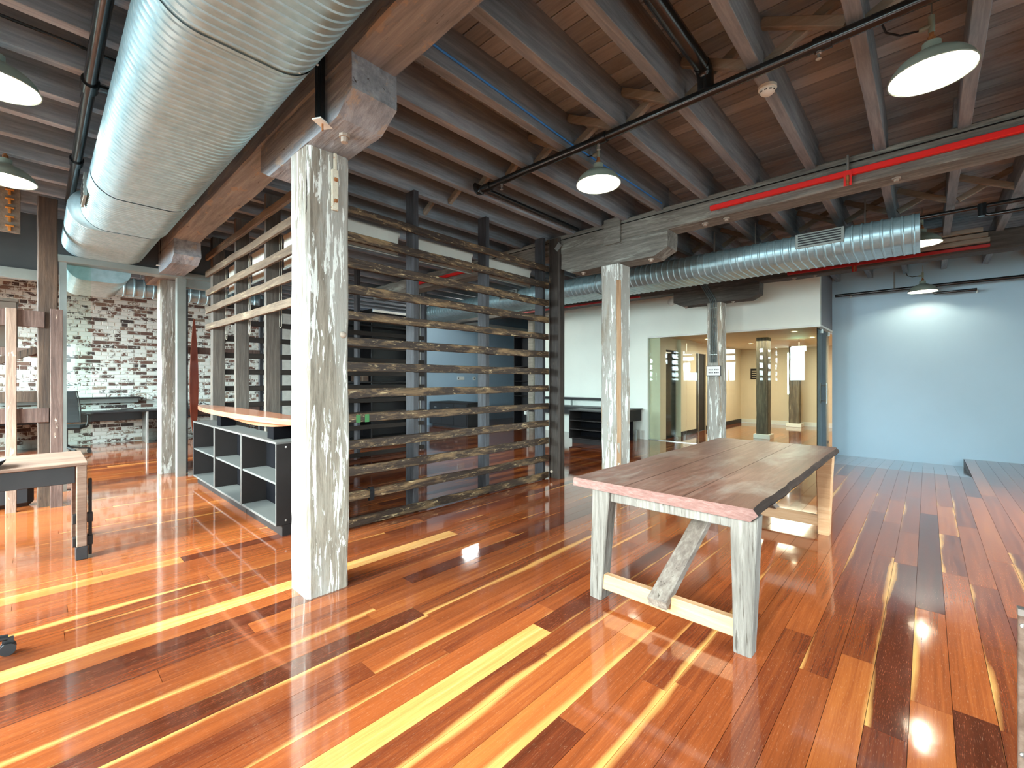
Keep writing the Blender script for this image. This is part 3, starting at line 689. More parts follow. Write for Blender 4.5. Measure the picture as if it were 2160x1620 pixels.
MB().tube([(1.2, 7.86, 3.02), (1.2, 7.86, 3.44)], .028, 12).build('pipe', BLKPIPE, hp2)
MB().box(1.13, 1.27, 7.83, 7.89, 3.008, 3.016).build('plate', WHITE2, hp2)
def redpipe(x, y0, y1, z, mat, label, drop=None, hs=.026):
    t = thing('red_pipe', label, 'pipe', (x, (y0+y1)/2, z))
    MB().cbox(x-.022, x+.022, y0, y1, z-hs, z+hs, .005).build('rail', mat, t)
    if drop is not None:
        k = MB().box(x-.03, x-.024, drop-.03, drop+.03, z-.12, z+.0).build('drop_bracket', mat, t)
        MB().lathe((x-.034, drop, z-.12), [(0, 0), (.012, .004), (.009, .03), (.014, .034), (.012, .09)], 10).build('sprinkler_head', RUST, k)
        MB().tube([(x-.02, drop, z+.02), (x-.02, drop, z+.16)], .01, 8).build('hanger_rod', STEEL, t)
    return t
redpipe(5.075, -2.4, 1.75, 3.3, REDP, 'bright red pipe running along the grey beam above the table', .53)
redpipe(5.075, 5.1, 7.6, 3.3, REDP, 'bright red pipe seen through the slatted screen below the joists')
redpipe(8.92, -.63, 1.78, 3.26, REDP2, 'dull red pipe along the far beam near the blue wall', .85, .022)
redpipe(8.92, 4.55, 8.2, 3.22, REDP2, 'dull red pipe on the far beam behind the flaking post', None, .02)
# cables
tag(MB().tube([(1.4, 2.297, 3.55), (2.4, 2.297, 3.52), (3.2, 2.297, 3.49), (4.2, 2.297, 3.5), (5.05, 2.297, 3.5)], .008, 8).build('cable', BLUEC), 'blue cable clipped along a ceiling joist', 'cable')
tag(MB().tube([(-1.2, 4.02, 3.58), (.2, 4.02, 3.57), (1.2, 4.02, 3.57)], .01, 8).build('cable', BLKPIPE), 'thin black cable along the joists left of the big duct', 'cable')
# ------------------------------------------------------------------ pendant lamps
def lamp(x, y, z, label, tilt=0):
    t = thing('pendant_lamp', label, 'lamp', (x, y, z), 'sage green factory pendant lamps')
    prof = [(.2, 0), (.203, .006), (.198, .012), (.185, .045), (.16, .078), (.12, .108), (.075, .13), (.048, .145), (.044, .155), (.044, .19), (.03, .195)]
    MB().lathe((x, y, z), prof, 32).build('shade', SAGE, t)
    MB().lathe((x, y, z), [(.196, .004), (.18, .045), (.155, .074), (.115, .1), (.07, .12), (.0, .13)], 32).build('inner_lining', LAMPIN, t)
    MB().lathe((x, y, z+.1), [(0, -.05), (.03, -.042), (.046, -.02), (.046, .0), (.03, .018), (0, .022)], 16).build('bulb', LAMP, t)
    MB().lathe((x, y, z+.195), [(.02, 0), (.02, .03), (.012, .034), (.012, .06)], 12).build('neck', RUST, t)
    hk = MB().tube([(x, y, z+.25), (x, y, z+.35)], .016, 10).tube([(x, y, z+.29), (x-.0, y+.055, z+.29)], .015, 10).build('bracket', SAGE, t)
    MB().tube([(x, y, z+.35), (x, y, z+.47)], .005, 6).build('hook', STEEL, hk)
    MB().tube([(x, y+.055, z+.29), (x-.05, y+.14, z+.28), (x-.1, y+.2, z+.3), (x-.12, y+.22, z+.36)], .006, 6).build('cord', BLACKP, t)
    return t
lamp(3.6, -.018, 3.2, 'largest pendant lamp, hanging between joists above the near end of the table')
lamp(3.52, 2.208, 3.2, 'pendant lamp hanging past the table close to the black sprinkler pipe')
lamp(7.96, .05, 3.2, 'pendant lamp half hidden by the end of the far duct')
lamp(10.75, .06, 2.98, 'pendant lamp hanging in front of the blue wall')
lamp(-.2, 6.05, 3.2, 'pendant lamp by the plank of orange hooks at the edge of the room')
lamp(-.18, 4.15, 3.2, 'pendant lamp cut off by the picture edge beside the big duct')
lamp(7.92, 2.26, 3.2, 'pendant lamp behind the far duct above the framed sign')
lamp(7.82, 4.16, 3.2, 'pendant lamp behind the flaking grey post below the far duct')
bt = thing('added_batten_light', 'slim white batten light added under the joists to brighten the inner room', 'light', (8.0, 9.3, 3.35))  # lamp added to brighten the inner room and its blue wall
for x in (7.6, 8.4): MB().tube([(x, 9.3, 3.44), (x, 9.3, 3.76)], .006, 6).build('hanger_rod', STEEL, bt)
MB().cbox(7.4, 8.6, 9.25, 9.35, 3.38, 3.45, .006).build('housing', WHITE2, bt); MB().tube([(7.44, 9.3, 3.36), (8.56, 9.3, 3.36)], .014, 10).build('tube', emit('tube_glow', (1, .97, .9), 140), bt)
sm = thing('smoke_detector', 'round white smoke detector on the underside of a joist', 'smoke detector', (3.46, .82, 3.4))
MB().lathe((3.46, .81, 3.385), [(0, 0), (.03, 0), (.045, .012), (.05, .02), (.05, .035), (.058, .036), (.058, .056)], 24).build('housing', WHITE2, sm)
for i in range(10):
    a = 2*PI*i/10; MB().box(-.008, .008, -.002, .002, -.004, .004).xf(Matrix.Translation((3.46+.047*math.cos(a), .81+.047*math.sin(a), 3.402)) @ Matrix.Rotation(a+PI/2, 4, 'Z')).build('vent_slot', BLACKP, sm)
# ------------------------------------------------------------------ slatted screens
ZK = [.06+.2448*k for k in range(13)]
scr = thing('slatted_screen', 'tall screen of worn dark horizontal slats between the nearest post and the slim dark post', 'screen', (3.4, 3.97, 0))
rs = random.Random(3)
for k, z in enumerate(ZK):
    s_ = MB(); jz = rs.uniform(-.008, .008); hh = rs.uniform(.078, .09)
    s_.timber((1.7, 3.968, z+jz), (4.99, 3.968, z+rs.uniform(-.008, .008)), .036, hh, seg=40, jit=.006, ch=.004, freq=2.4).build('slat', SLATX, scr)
    if k in (4, 3):
        for x in ((2.06, 2.15) if k == 4 else ()): MB().box(x, x+.045, 3.9485, 3.9495, z-.038, z+.036).build('green_mark', GREENP, scr)
for x in (1.72, 2.742, 3.8, 4.915):
    MB().timber((x+.03, 4.075, 0), (x+.03, 4.075, 3.44), .15, .062, up=(1, 0, 0), seg=18, jit=.003, ch=.004).build('stud', STUD, scr)
scl = thing('slatted_screen', 'short screen of pale worn slats and tall studs above the cube shelves', 'screen', (1.7, 6, 0))
for k, z in enumerate((2.16, 2.41, 2.665, 2.94, 3.18)):
    MB().timber((1.672, 4.17, z+rs.uniform(-.01, .01)), (1.672, 7.62, z+rs.uniform(-.012, .012)), .036, .085, seg=40, jit=.007, ch=.004, freq=2.4).build('slat', SLATY, scl)
for y, wd in ((7.4, .12), (6.33, .06), (5.25, .06), (4.3, .06)):
    MB().timber((1.77, y+wd/2, 0), (1.77, y+wd/2, 3.44), wd, .15, up=(1, 0, 0), seg=18, jit=.003, ch=.004).build('stud', STUDB, scl)
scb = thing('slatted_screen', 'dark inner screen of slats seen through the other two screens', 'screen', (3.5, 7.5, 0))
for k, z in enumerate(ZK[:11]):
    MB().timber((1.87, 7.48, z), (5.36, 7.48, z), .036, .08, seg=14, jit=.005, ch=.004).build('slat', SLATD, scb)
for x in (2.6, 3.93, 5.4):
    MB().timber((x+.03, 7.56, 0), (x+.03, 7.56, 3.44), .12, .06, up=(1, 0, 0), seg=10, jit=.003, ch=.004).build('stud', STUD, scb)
def blind(axis, a, b, at, zt, zb, label):
    t = thing('roller_blind', label, 'blind', ((a+b)/2, at, zb) if axis == 'x' else (at, (a+b)/2, zb))
    P = (lambda u, w_, z: (u, at+w_, z)) if axis == 'x' else (lambda u, w_, z: (at+w_, u, z))
    vs = []; K = 12
    for i in range(K+1):
        u = a+(b-a)*i/K; wv = .002*math.sin(i*1.7)
        vs += [P(u, wv, zb), P(u, wv, zt), P(u, wv+.002, zb), P(u, wv+.002, zt)]
    fs = []
    for i in range(K): p = i*4; fs += [(p, p+4, p+5, p+1), (p+2, p+3, p+7, p+6), (p, p+2, p+6, p+4), (p+1, p+5, p+7, p+3)]
    fs += [(0, 1, 3, 2), (K*4, K*4+2, K*4+3, K*4+1)]
    MB().add(vs, fs).build('cloth', CLOTH, t)
    MB().tube([P(a-.02, .03, zt), P(b+.02, .03, zt)], .032, 14).build('roller_tube', CLOTH, t)
    MB().tube([P(a, 0, zb), P(b, 0, zb)], .011, 8).build('bottom_bar', ALU, t)
    c = a-.035 if axis == 'x' else b+.035
    z2 = zt-1.05 if axis == 'x' else zt-1.0
    w_ = .028
    pts = [P(c-w_, -.02, zt), P(c-w_, -.02, z2+w_)]+[P(c-w_*math.cos(PI*i/6), -.02, z2+w_-w_*math.sin(PI*i/6)) for i in range(1, 6)]+[P(c+w_, -.02, z2+w_), P(c+w_, -.02, zt)]
    MB().tube(pts, .003, 6).build('pull_chain', CHAIN, t)
blind('x', 1.9, 2.66, 4.17, 2.98, 2.74, 'half raised beige blind behind the screen next to the nearest post')
blind('x', 2.86, 3.72, 4.17, 2.98, 2.74, 'half raised beige blind in the middle bay of the dark slatted screen')
blind('x', 3.92, 4.84, 4.17, 2.98, 2.74, 'half raised beige blind in the dark screen bay beside the slim post')
blind('y', 6.5, 7.2, 1.842, 2.98, 2.62, 'rolled beige blind behind the pale slats nearest the metal door frame')
blind('y', 5.42, 6.2, 1.842, 2.98, 2.62, 'rolled beige blind behind the pale slats in the middle bay')
blind('y', 4.45, 5.15, 1.842, 2.98, 2.62, 'rolled beige blind behind the pale slats next to the nearest post')
st = thing('strap', 'dark fabric strap knotted around a low slat of the screen', 'strap', (2.22, 3.95, .25))
zs = ZK[1]
MB().add([(x, y, z) for x in (2.2, 2.245) for y, z in ((3.944, zs-.05), (3.938, zs+.0), (3.944, zs+.05), (3.97, zs+.06), (3.992, zs+.05), (3.996, zs-.02), (3.975, zs-.075), (3.95, zs-.07))],
         [(i, (i+1) % 8, 8+(i+1) % 8, 8+i) for i in range(8)]).build('loop', MESH, st)
MB().timber((2.21, 3.935, zs+.03), (2.07, 3.925, zs+.09), .03, .006, seg=4, jit=.004, ch=.001).build('tail', MESH, st)
# ------------------------------------------------------------------ cube shelves and the boat-shaped board
def cubby(y0, y1, label):
    t = thing('cube_shelf', label, 'shelf', (1.57, (y0+y1)/2, 0), 'dark cube shelves in a row')
    X0, X1, Z0, Z1 = 1.45, 1.69, .1, .85; th = .02
    MB().box(X0+.05, X1, y0, y1, 0, Z0-.001).build('plinth', CUBE, t)
    for y in (y0, y1-th): MB().cbox(X0, X1, y, y+th, Z0, Z1-th, .002).build('side_panel', CUBE, t)
    MB().cbox(X0, X1, y0, y1, Z1-th, Z1, .002).build('top_panel', CUBESH, t)
    MB().cbox(X0, X1, y0+th, y1-th, Z0, Z0+th, .002).build('bottom_panel', CUBESH, t)
    MB().cbox(X0+.006, X1, y0+th, y1-th, .465, .465+th, .002).build('shelf_board', CUBESH, t)
    MB().box(X1-.006, X1-.001, y0+th, y1-th, Z0+th, Z1-th).build('back_panel', CUBEIN, t)
    MB().box(X0-.002, X0, y0+.001, y0+th-.001, Z0, Z1-.001).box(X0-.002, X0, y1-th+.001, y1-.001, Z0, Z1-.001).box(X0-.002, X0, y0+th, y1-th, Z1-th+.002, Z1-.001).box(X0-.002, X0, y0+th, y1-th, Z0+.001, Z0+th-.002).build('edge_band', CUBEED, t)
    for z in (.8, .14): MB().lathe((0, 0, 0), [(0, .003), (.008, .002), (.009, 0)], 8).xf(Matrix.Translation((1.53, y0-.001, z)) @ Matrix.Rotation(PI/2, 4, 'X')).build('screw_cap', STEEL, t)
cubby(4.23, 5.22, 'dark open cube shelf right beside the nearest post')
cubby(5.235, 6.255, 'middle dark open cube shelf of the row of three')
cubby(6.27, 7.32, 'dark open cube shelf farthest from the nearest post')
sb_ = thing('boat_shaped_board', 'orange varnished boat-shaped board with a curved hull resting on the cube shelves', 'board', (1.5, 5.5, .85))
deck = []; NK = 30
for i in range(NK+1):
    t_ = i/NK; y = 7.3-3.5*t_; e = math.sin(PI*min(1, t_*1.0))**.55 if 0 < t_ < 1 else .12
    deck.append((1.53-.19*e, 1.53+.15*e, y))
vs = []
for xa, xb, y in deck: vs += [(xa, y, 1.02), (xb, y, 1.02), (xb, y, 1.07), (xa, y, 1.07)]
fs = [(i*4+j, (i+1)*4+j, (i+1)*4+(j+1) % 4, i*4+(j+1) % 4) for i in range(NK) for j in range(4)]+[(0, 1, 2, 3), (NK*4+3, NK*4+2, NK*4+1, NK*4)]
MB().add(vs, fs).build('deck', SURF, sb_)
vs = []; H = 16
for i in range(H+1):
    t_ = i/H; y = 6.9-3.0*t_; dpt = .085*math.sin(PI*t_**1.4)**.8 if 0 < t_ < 1 else 0
    zb = 1.034-dpt
    vs += [(1.47, y, 1.034), (1.5, y, zb), (1.57, y, zb), (1.6, y, 1.034)]
fs = [(i*4+j, (i+1)*4+j, (i+1)*4+(j+1) % 4, i*4+(j+1) % 4) for i in range(H) for j in range(4)]
hl = MB().add(vs, fs); hl.build('hull', SURF, sb_)
for y in (4.45, 6.2): MB().cbox(1.5, 1.66, y, y+.16, .85, 1.0, .004).build('support_block', CUBEIN, sb_)
ra = MB(); N_ = 24; vs = []
for i in range(N_+1):
    t_ = i/N_; z = .58+1.76*t_; ww = .012+.1*math.sin(PI*t_**.8)**.8 if 0 < t_ < 1 else .012
    x = 1.63; vs += [(x-ww/2, 8.165, z), (x+ww/2, 8.165, z), (x+ww/2, 8.195, z), (x-ww/2, 8.195, z)]
ra.add(vs, [(i*4+j, (i+1)*4+j, (i+1)*4+(j+1) % 4, i*4+(j+1) % 4) for i in range(N_) for j in range(4)]+[(3, 2, 1, 0), (N_*4, N_*4+1, N_*4+2, N_*4+3)])
tag(ra.build('tapered_board', REDW), 'upright red tapered wooden board behind the metal door frame', 'board')
rf_ = thing('rail_frame', 'brown timber rails on dark uprights behind the red tapered board', 'frame', (1.9, 8.25, 0))
for x in (1.5, 2.55): MB().timber((x+.03, 8.24, 0), (x+.03, 8.24, 2.78), .07, .06, up=(1, 0, 0), seg=8, jit=.003, ch=.004).build('upright', STUD, rf_)
for z in (.12, .925, 1.86): MB().timber((1.56, 8.22, z), (2.55, 8.22, z), .045, .1, seg=8, jit=.003, ch=.004).build('rail', GATEW, rf_)
# ------------------------------------------------------------------ the long table
tb = thing('dining_table', 'long weathered timber table with a dark live edge on the glossy floor', 'table', (3.8, 1.15, 0))
vs = []; K = 40
ZT, ZB = .765, .712
for i in range(K+1):
    t_ = i/K; x = 2.41+2.79*t_
    yr = .615+.022*noise.noise((x*2.1, 0, 3))+.011*noise.noise((x*7, 1, 3)); yl = 1.70+.015*noise.noise((x*1.7, 5, 1))
    zz = .004*noise.noise((x*3, 2, 0))
    vs += [(x, yl, ZB), (x, yr+.02+.012*noise.noise((x*11, 4, 3)), ZB-.012+.012*noise.noise((x*8, 9, 3))), (x, yr-.012, ZT-.03), (x, yr+.012, ZT), (x, yl-.008, ZT), (x, yl, ZT-.01)]
top = MB(); top.add(vs, [(i*6+j, (i+1)*6+j, (i+1)*6+(j+1) % 6, i*6+(j+1) % 6) for i in range(K) for j in range(6)]+[(0, 1, 2, 3, 4, 5), tuple(K*6+5-j for j in range(6))])
to = top.build('top', [TTOP, TEDGE, TBARK], tb)
for p in to.data.polygons:
    if len(p.vertices) == 6: p.material_index = 1
    elif p.index < K*6 and p.index % 6 in (1, 2): p.material_index = 2
for i, y in enumerate((.98, 1.33)):     # joints between the three slabs
    MB().box(2.412, 5.198, y-.0012, y+.0012, ZT-.001, ZT+.0006).build('board_joint', TBARK, to)
for xc, mat_ in ((2.5, TLEG), (4.92, TLEGN)):
    for s_, yt, yb in ((1, .682, .69), (-1, 1.52, 1.562)):
        MB().timber((xc, yb, 0), (xc, yt, ZB), .085, .095, up=(1, 0, 0), seg=14, jit=.003, ch=.006, w1=.128, h1=.1).build('leg', TLEG if xc < 3 else TLEGN, tb)
    MB().timber((xc+.0, .735, .672), (xc+.0, 1.47, .672), .05, .078, seg=12, jit=.003, ch=.004).build('apron', TLEG, tb)
    MB().timber((xc-.01, .72, .118), (xc-.01, 1.53, .118), .05, .095, seg=12, jit=.001, ch=.004).build('stretcher', TLEGN, tb)
for s_, xf0, xf1 in ((1, 2.4, 3.62), (-1, 5.0, 3.8)):
    MB().timber((xf0, 1.12, .135), (xf1, 1.12, .69), .11, .055, seg=16, jit=.004, ch=.005).build('brace', TBRACE, tb)
# ------------------------------------------------------------------ left foreground: side table, gate, chairs
sd = thing('side_table', 'narrow wooden side table with a panel leg at the picture edge', 'table', (-.4, 5.2, 0))
MB().cbox(-1.4, .27, 4.83, 5.68, .735, .76, .004).build('top', SIDEW, sd)
MB().cbox(-1.4, .2, 4.86, 4.9, .6, .733, .003).build('apron', BLACKL, sd)
MB().cbox(.205, .265, 4.83, 4.93, .1, .735, .004).build('leg', SIDEW, sd)
MB().cbox(.2, .27, 4.82, 4.94, 0, .1, .004).build('foot', BLACKP, sd)
MB().cbox(.275, .295, 4.86, 4.9, .02, .62, .002).build('steel_bar', CUBE, sd)
for z in (.1, .28): MB().cbox(.185, .3, 4.85, 4.91, z, z+.07, .002).build('clip', CUBE, sd)
MB().cbox(-1.35, -1.29, 4.83, 4.93, 0, .735, .004).build('leg', SIDEW, sd)
MB().cbox(.205, .265, 5.55, 5.65, 0, .735, .004).build('leg', SIDEW, sd)
tr = thing('tray', 'dark rounded tray edge lying on the side table', 'tray', (-.3, 5.0, .76))
MB().lathe((-.36, 4.99, .761), [(0, 0), (.13, 0), (.18, .02), (.2, .05), (.195, .055), (.17, .025), (.12, .012), (0, .012)], 28).build('rim', BLACKP, tr)
MB().lathe((-.36, 4.99, .774), [(.0, .002), (.11, .001), (.12, 0)], 24).build('inlay', PAPER, tr)
gt = thing('timber_gate', 'old sawn timber hoist gate with upright boards beside the side table', 'gate', (-.1, 7.15, 0))
MB().timber((.074, 7.23, 0), (.074, 7.23, 3.44), .16, .16, up=(0, 1, 0), seg=30, jit=.006, ch=.01, k=3).build('post', GATED, gt)
MB().timber((-.195, 7.1, 0), (-.195, 7.1, 2.17), .08, .05, up=(0, 1, 0), seg=16, jit=.003, ch=.004).build('upright', GATEL, gt)
MB().timber((.142, 7.06, 0), (.142, 7.06, 2.19), .1, .06, up=(0, 1, 0), seg=16, jit=.003, ch=.004).build('upright', GATEW, gt)
MB().timber((-1.3, 7.14, 2.075), (.05, 7.14, 2.075), .04, .18, seg=12, jit=.003, ch=.004).build('rail', GATEW, gt)
MB().timber((-1.3, 7.14, 1.02), (.083, 7.14, 1.02), .04, .155, seg=12, jit=.003, ch=.004).build('rail', GATEW, gt)
MB().timber((-.8, 7.16, 0), (-.8, 7.16, 2.17), .08, .05, up=(0, 1, 0), seg=10, jit=.003, ch=.004).build('upright', GATEL, gt)
MB().timber((-1.3, 7.32, 1.15), (0.0, 7.32, 1.75), .05, .08, seg=8, jit=.003, ch=.004).build('diagonal_brace', GATED, gt)
MB().timber((-1.3, 7.36, 1.72), (0.0, 7.36, 1.72), .05, .09, seg=8, jit=.003, ch=.004).build('inner_rail', GATEW, gt)
MB().timber((-1.3, 7.36, 1.22), (0.0, 7.36, 1.22), .05, .12, seg=8, jit=.003, ch=.004).build('inner_rail', GATED, gt)
cr = thing('storage_box', 'brown box standing high behind the gate rail', 'box', (-.5, 7.6, 1.76))
MB().cbox(-.75, -.16, 7.45, 7.8, 1.77, 2.28, .006).build('body', BROWNBOX, cr); MB().cbox(-.76, -.15, 7.44, 7.81, 2.28, 2.31, .004).build('lid', BROWNBOX, cr)
lp = thing('leather_pad', 'black leather padded panel behind the foot of the gate', 'pad', (-.5, 7.4, 0))
MB().cbox(-1.1, -.03, 7.3, 7.5, .0, .42, .05).build('cushion', BLACKP, lp); MB().cbox(-1.12, -.02, 7.28, 7.52, .42, .5, .01).build('top_board', SIDEW, lp)
hb = thing('hook_board', 'hanging pale board with a column of orange cast hooks', 'hook board', (-.22, 7.45, 3.05))
MB().timber((-.215, 7.5, 3.06), (-.215, 7.5, 3.68), .16, .04, up=(0, 1, 0), seg=10, jit=.003, ch=.004).build('plank', STRUT, hb)
for i in range(5):
    z = 3.1+i*.1
    MB().cbox(-.25, -.18, 7.445, 7.48, z+.018, z+.035, .004).cbox(-.228, -.203, 7.45, 7.48, z-.03, z+.018, .004).build('hook', ORANGE, hb)
def office_chair(label):
    t = thing('office_chair', label, 'chair', (0, 0, 0), 'black mesh office chairs')
    MB().lathe((0, 0, .1), [(.05, 0), (.05, .06), (.028, .07), (.028, .33)], 14).build('gas_column', BLACKP, t)
    for i in range(5):
        a = 2*PI*i/5+.942; c, s_ = math.cos(a), math.sin(a)
        lg = MB().timber((.03*c, .03*s_, .125), (.29*c, .29*s_, .085), .045, .035, seg=4, jit=0, ch=.008, w1=.03, h1=.025).build('base_arm', BLACKP, t)
        for q in (-1, 1):
            MB().tube([(.29*c-s_*q*.008, .29*s_+c*q*.008, .03), (.29*c-s_*q*.026, .29*s_+c*q*.026, .03)], .03, 16).build('caster_wheel', BLACKP, lg)
        MB().box(-.02, .02, -.006, .006, .03, .085).xf(Matrix.Translation((.29*c, .29*s_, 0)) @ Matrix.Rotation(a, 4, 'Z')).build('caster_fork', BLACKP, lg)
    MB().cbox(-.25, .25, -.24, .25, .43, .5, .03).build('seat', MESH, t)
    bk = MB(); vs = []
    for i in range(9):
        z = .56+.5*i/8; y = .26+.06*(i/8)**2-.02*math.sin(PI*i/8); hw = .225-.03*(i/8)
        vs += [(-hw, y, z), (hw, y, z), (hw, y+.025, z), (-hw, y+.025, z)]
    bk.add(vs, [(i*4+j, (i+1)*4+j, (i+1)*4+(j+1) % 4, i*4+(j+1) % 4) for i in range(8) for j in range(4)]+[(0, 1, 2, 3), (35, 34, 33, 32)])
    b_ = bk.build('backrest', MESH, t)
    MB().tube([(-.235, .27, .55), (-.235, .28, .8), (-.205, .32, 1.07), (.205, .32, 1.07), (.235, .28, .8), (.235, .27, .55)], .012, 8).build('back_frame', BLACKP, b_)
    MB().timber((0, .1, .44), (0, .3, .6), .06, .02, seg=4, jit=0, ch=.004).build('back_support', BLACKP, t)
    for s_ in (-1, 1):
        ar = MB().tube([(s_*.26, .05, .45), (s_*.29, .06, .55), (s_*.29, .05, .66)], .016, 8).build('arm_post', BLACKP, t)
        MB().cbox(s_*.29-.035, s_*.29+.035, -.1, .14, .66, .685, .01).build('arm_pad', BLACKP, ar)
    return t
ch = office_chair('black mesh office chair at the desk by the brick wall'); ch.scale = (1.12,)*3; ch.location = (.36, 11.9, 0); ch.rotation_euler.z = 2.9
ch2 = copy_tree(ch, (-.395, 3.44, 0), PI/2)
for c_ in list(ch2.children):
    if c_.name.startswith('arm_post'):
        for g_ in list(c_.children): bpy.data.objects.remove(g_)
        bpy.data.objects.remove(c_)
ch2.scale = (1, 1, 1); ch2['label'] = 'office chair of which only a caster enters the picture'
# desk along the brick wall
dk = thing('desk', 'long dark desk with a steel leg along the whitewashed brick wall', 'desk', (1, 13.1, 0))
MB().cbox(-1.5, 3.3, 12.75, 13.46, .71, .74, .004).build('top', BLACKL, dk)
MB().cbox(-1.5, 3.3, 13.36, 13.4, .5, .71, .003).build('modesty_panel', BLACKL, dk)
MB().cbox(1.66, 1.7, 12.78, 13.4, 0, .71, .003).build('leg', STEEL, dk)
MB().cbox(-.4, -.36, 12.78, 13.4, 0, .71, .003).build('leg', STEEL, dk)
MB().cbox(3.2, 3.24, 12.78, 13.4, 0, .71, .003).build('leg', STEEL, dk)
ls = thing('ledge_shelf', 'thin grey ledge shelf above the desk on the brick wall', 'shelf', (.9, 13.3, .9))
MB().cbox(-.6, 1.62, 13.2, 13.46, 1.0, 1.03, .003).build('board', CUBE, ls); MB().cbox(-.58, 1.6, 13.4, 13.46, .9, 1.0, .003).build('rail', ALU, ls)
# ------------------------------------------------------------------ right: desks by the white wall
d1 = thing('desk', 'long black desk with a raised ledge against the white wall', 'desk', (9.4, 6.8, 0))
MB().cbox(9.2, 9.88, 5.5, 8.1, .7, .74, .004).build('top', BLACKL, d1)
MB().cbox(9.6, 9.88, 5.5, 8.1, .93, .96, .003).build('ledge', BLACKL, d1)
MB().box(9.62, 9.64, 5.55, 8.05, .9, .93).build('ledge_rail', BLACKP, d1)
for y in (5.8, 6.9, 8.0): MB().box(9.7, 9.74, y, y+.04, .74, .93).build('ledge_bracket', ALU, d1)
MB().cbox(9.22, 9.26, 8.02, 8.08, 0, .7, .003).build('leg', STEEL, d1)
MB().box(9.24, 9.28, 5.52, 8.06, .55, .7).build('front_rail', BLACKL, d1)
d3 = thing('desk', 'black desk return with a steel foot standing out from the white wall', 'desk', (9.3, 5.2, 0))
MB().cbox(8.72, 9.85, 4.95, 5.49, .71, .74, .004).build('top', BLACKL, d3)
MB().cbox(8.8, 9.85, 4.99, 5.02, .45, .71, .003).build('modesty_panel', CUBE, d3)
MB().cbox(9.5, 9.56, 4.93, 4.99, 0, .26, .003).build('foot', ALU, d3)
MB().cbox(9.5, 9.53, 5.02, 5.45, 0, .71, .003).build('end_panel', BLACKL, d3)
os_ = thing('open_shelf', 'low black open shelf unit behind the flaking grey post', 'shelf', (8.45, 5.45, 0))
for y in (4.97, 5.9): MB().cbox(8.22, 8.69, y, y+.03, .1, .72, .003).build('side_panel', CUBE, os_)
MB().cbox(8.2, 8.71, 4.95, 5.95, .72, .75, .004).build('top', BLACKL, os_)
for z in (.1, .3, .5): MB().cbox(8.22, 8.67, 5.0, 5.9, z, z+.022, .002).build('shelf_board', CUBE, os_)
MB().box(8.67, 8.69, 5.0, 5.9, .1, .72).build('back_panel', CUBEIN, os_)
MB().box(8.28, 8.64, 5.03, 5.88, 0, .1).build('plinth', CUBE, os_)
# inner room: cabinets and bookcase
cb = thing('sideboard', 'low black sideboard in front of the grey-blue wall', 'cabinet', (8.8, 10.5, 0))
MB().box(8.5, 9.15, 9.7, 11.38, 0, .06).build('plinth', BLACKP, cb)
MB().cbox(8.44, 9.2, 9.65, 11.42, .06, .72, .004).build('body', BLACKL, cb)
MB().cbox(8.42, 9.22, 9.63, 11.44, .72, .75, .004).build('top', CUBE, cb)
for i in range(3):
    y = 9.67+i*.585
    dd = MB().cbox(8.42, 8.44, y, y+.575, .08, .46, .002).build('door', BLACKL, cb); MB().box(8.412, 8.42, y+.4, y+.5, .4, .415).build('handle', STEEL, dd)
    dd = MB().cbox(8.42, 8.44, y, y+.575, .47, .71, .002).build('drawer', BLACKL, cb); MB().box(8.412, 8.42, y+.24, y+.34, .58, .595).build('handle', STEEL, dd)
bc = thing('bookcase', 'tall black bookcase beside the end of the white wall', 'bookcase', (9.9, 8.85, 0))
MB().cbox(9.85, 10.2, 8.56, 8.58, 0, 2.75, .002).cbox(9.85, 10.2, 9.13, 9.15, 0, 2.75, .002).build('side_panel', BLACKL, bc)
MB().box(10.18, 10.2, 8.58, 9.13, 0, 2.75).build('back_panel', BLACKL, bc)
for i in range(7): MB().cbox(9.86, 10.18, 8.58, 9.13, .05+i*.44, .075+i*.44, .002).build('shelf_board', CUBE, bc)
pp = post('timber_post', 9.75, 8.3, .16, .2, 0, 3.2, STRUT, 'pale timber post between the bookcase and the white wall', .005)
bs = thing('wall_shelving', 'black shelving with steel shelf edges behind the inner screen', 'shelving', (4.6, 9.2, 0))
for x in (3.9, 5.05, 6.2): MB().cbox(x, x+.03, 9.0, 9.4, 0, 3.0, .003).build('upright', BLACKL, bs)
MB().box(3.9, 6.23, 9.38, 9.4, 0, 3.0).build('back_panel', BLACKL, bs)
for z in (.1, .5, .92, 1.35, 1.78, 2.2, 2.6): MB().cbox(3.93, 6.2, 9.0, 9.38, z, z+.035, .003).build('shelf_board', STEEL if z in (.92, 1.78, 2.2) else BLACKL, bs)
ib = thing('cardboard_carton', 'tan patterned carton on the black shelving', 'carton', (4.9, 9.2, 1.4))
MB().cbox(4.72, 5.02, 9.06, 9.3, 1.385, 1.75, .005).build('body', SIDEW, ib); MB().box(4.85, 4.89, 9.055, 9.06, 1.385, 1.75).build('tape', GATEL, ib)
ub = thing('inner_post', 'dark brown door post of the inner screened room', 'post', (5.42, 7.7, 0))
MB().timber((5.5, 7.75, 0), (5.5, 7.75, 3.44), .08, .1, seg=10, up=(1, 0, 0), jit=.003, ch=.004).build('shaft', DPOST, ub); MB().box(5.44, 5.452, 7.7, 7.72, 0, 3.4).build('steel_edge', STEEL, ub)
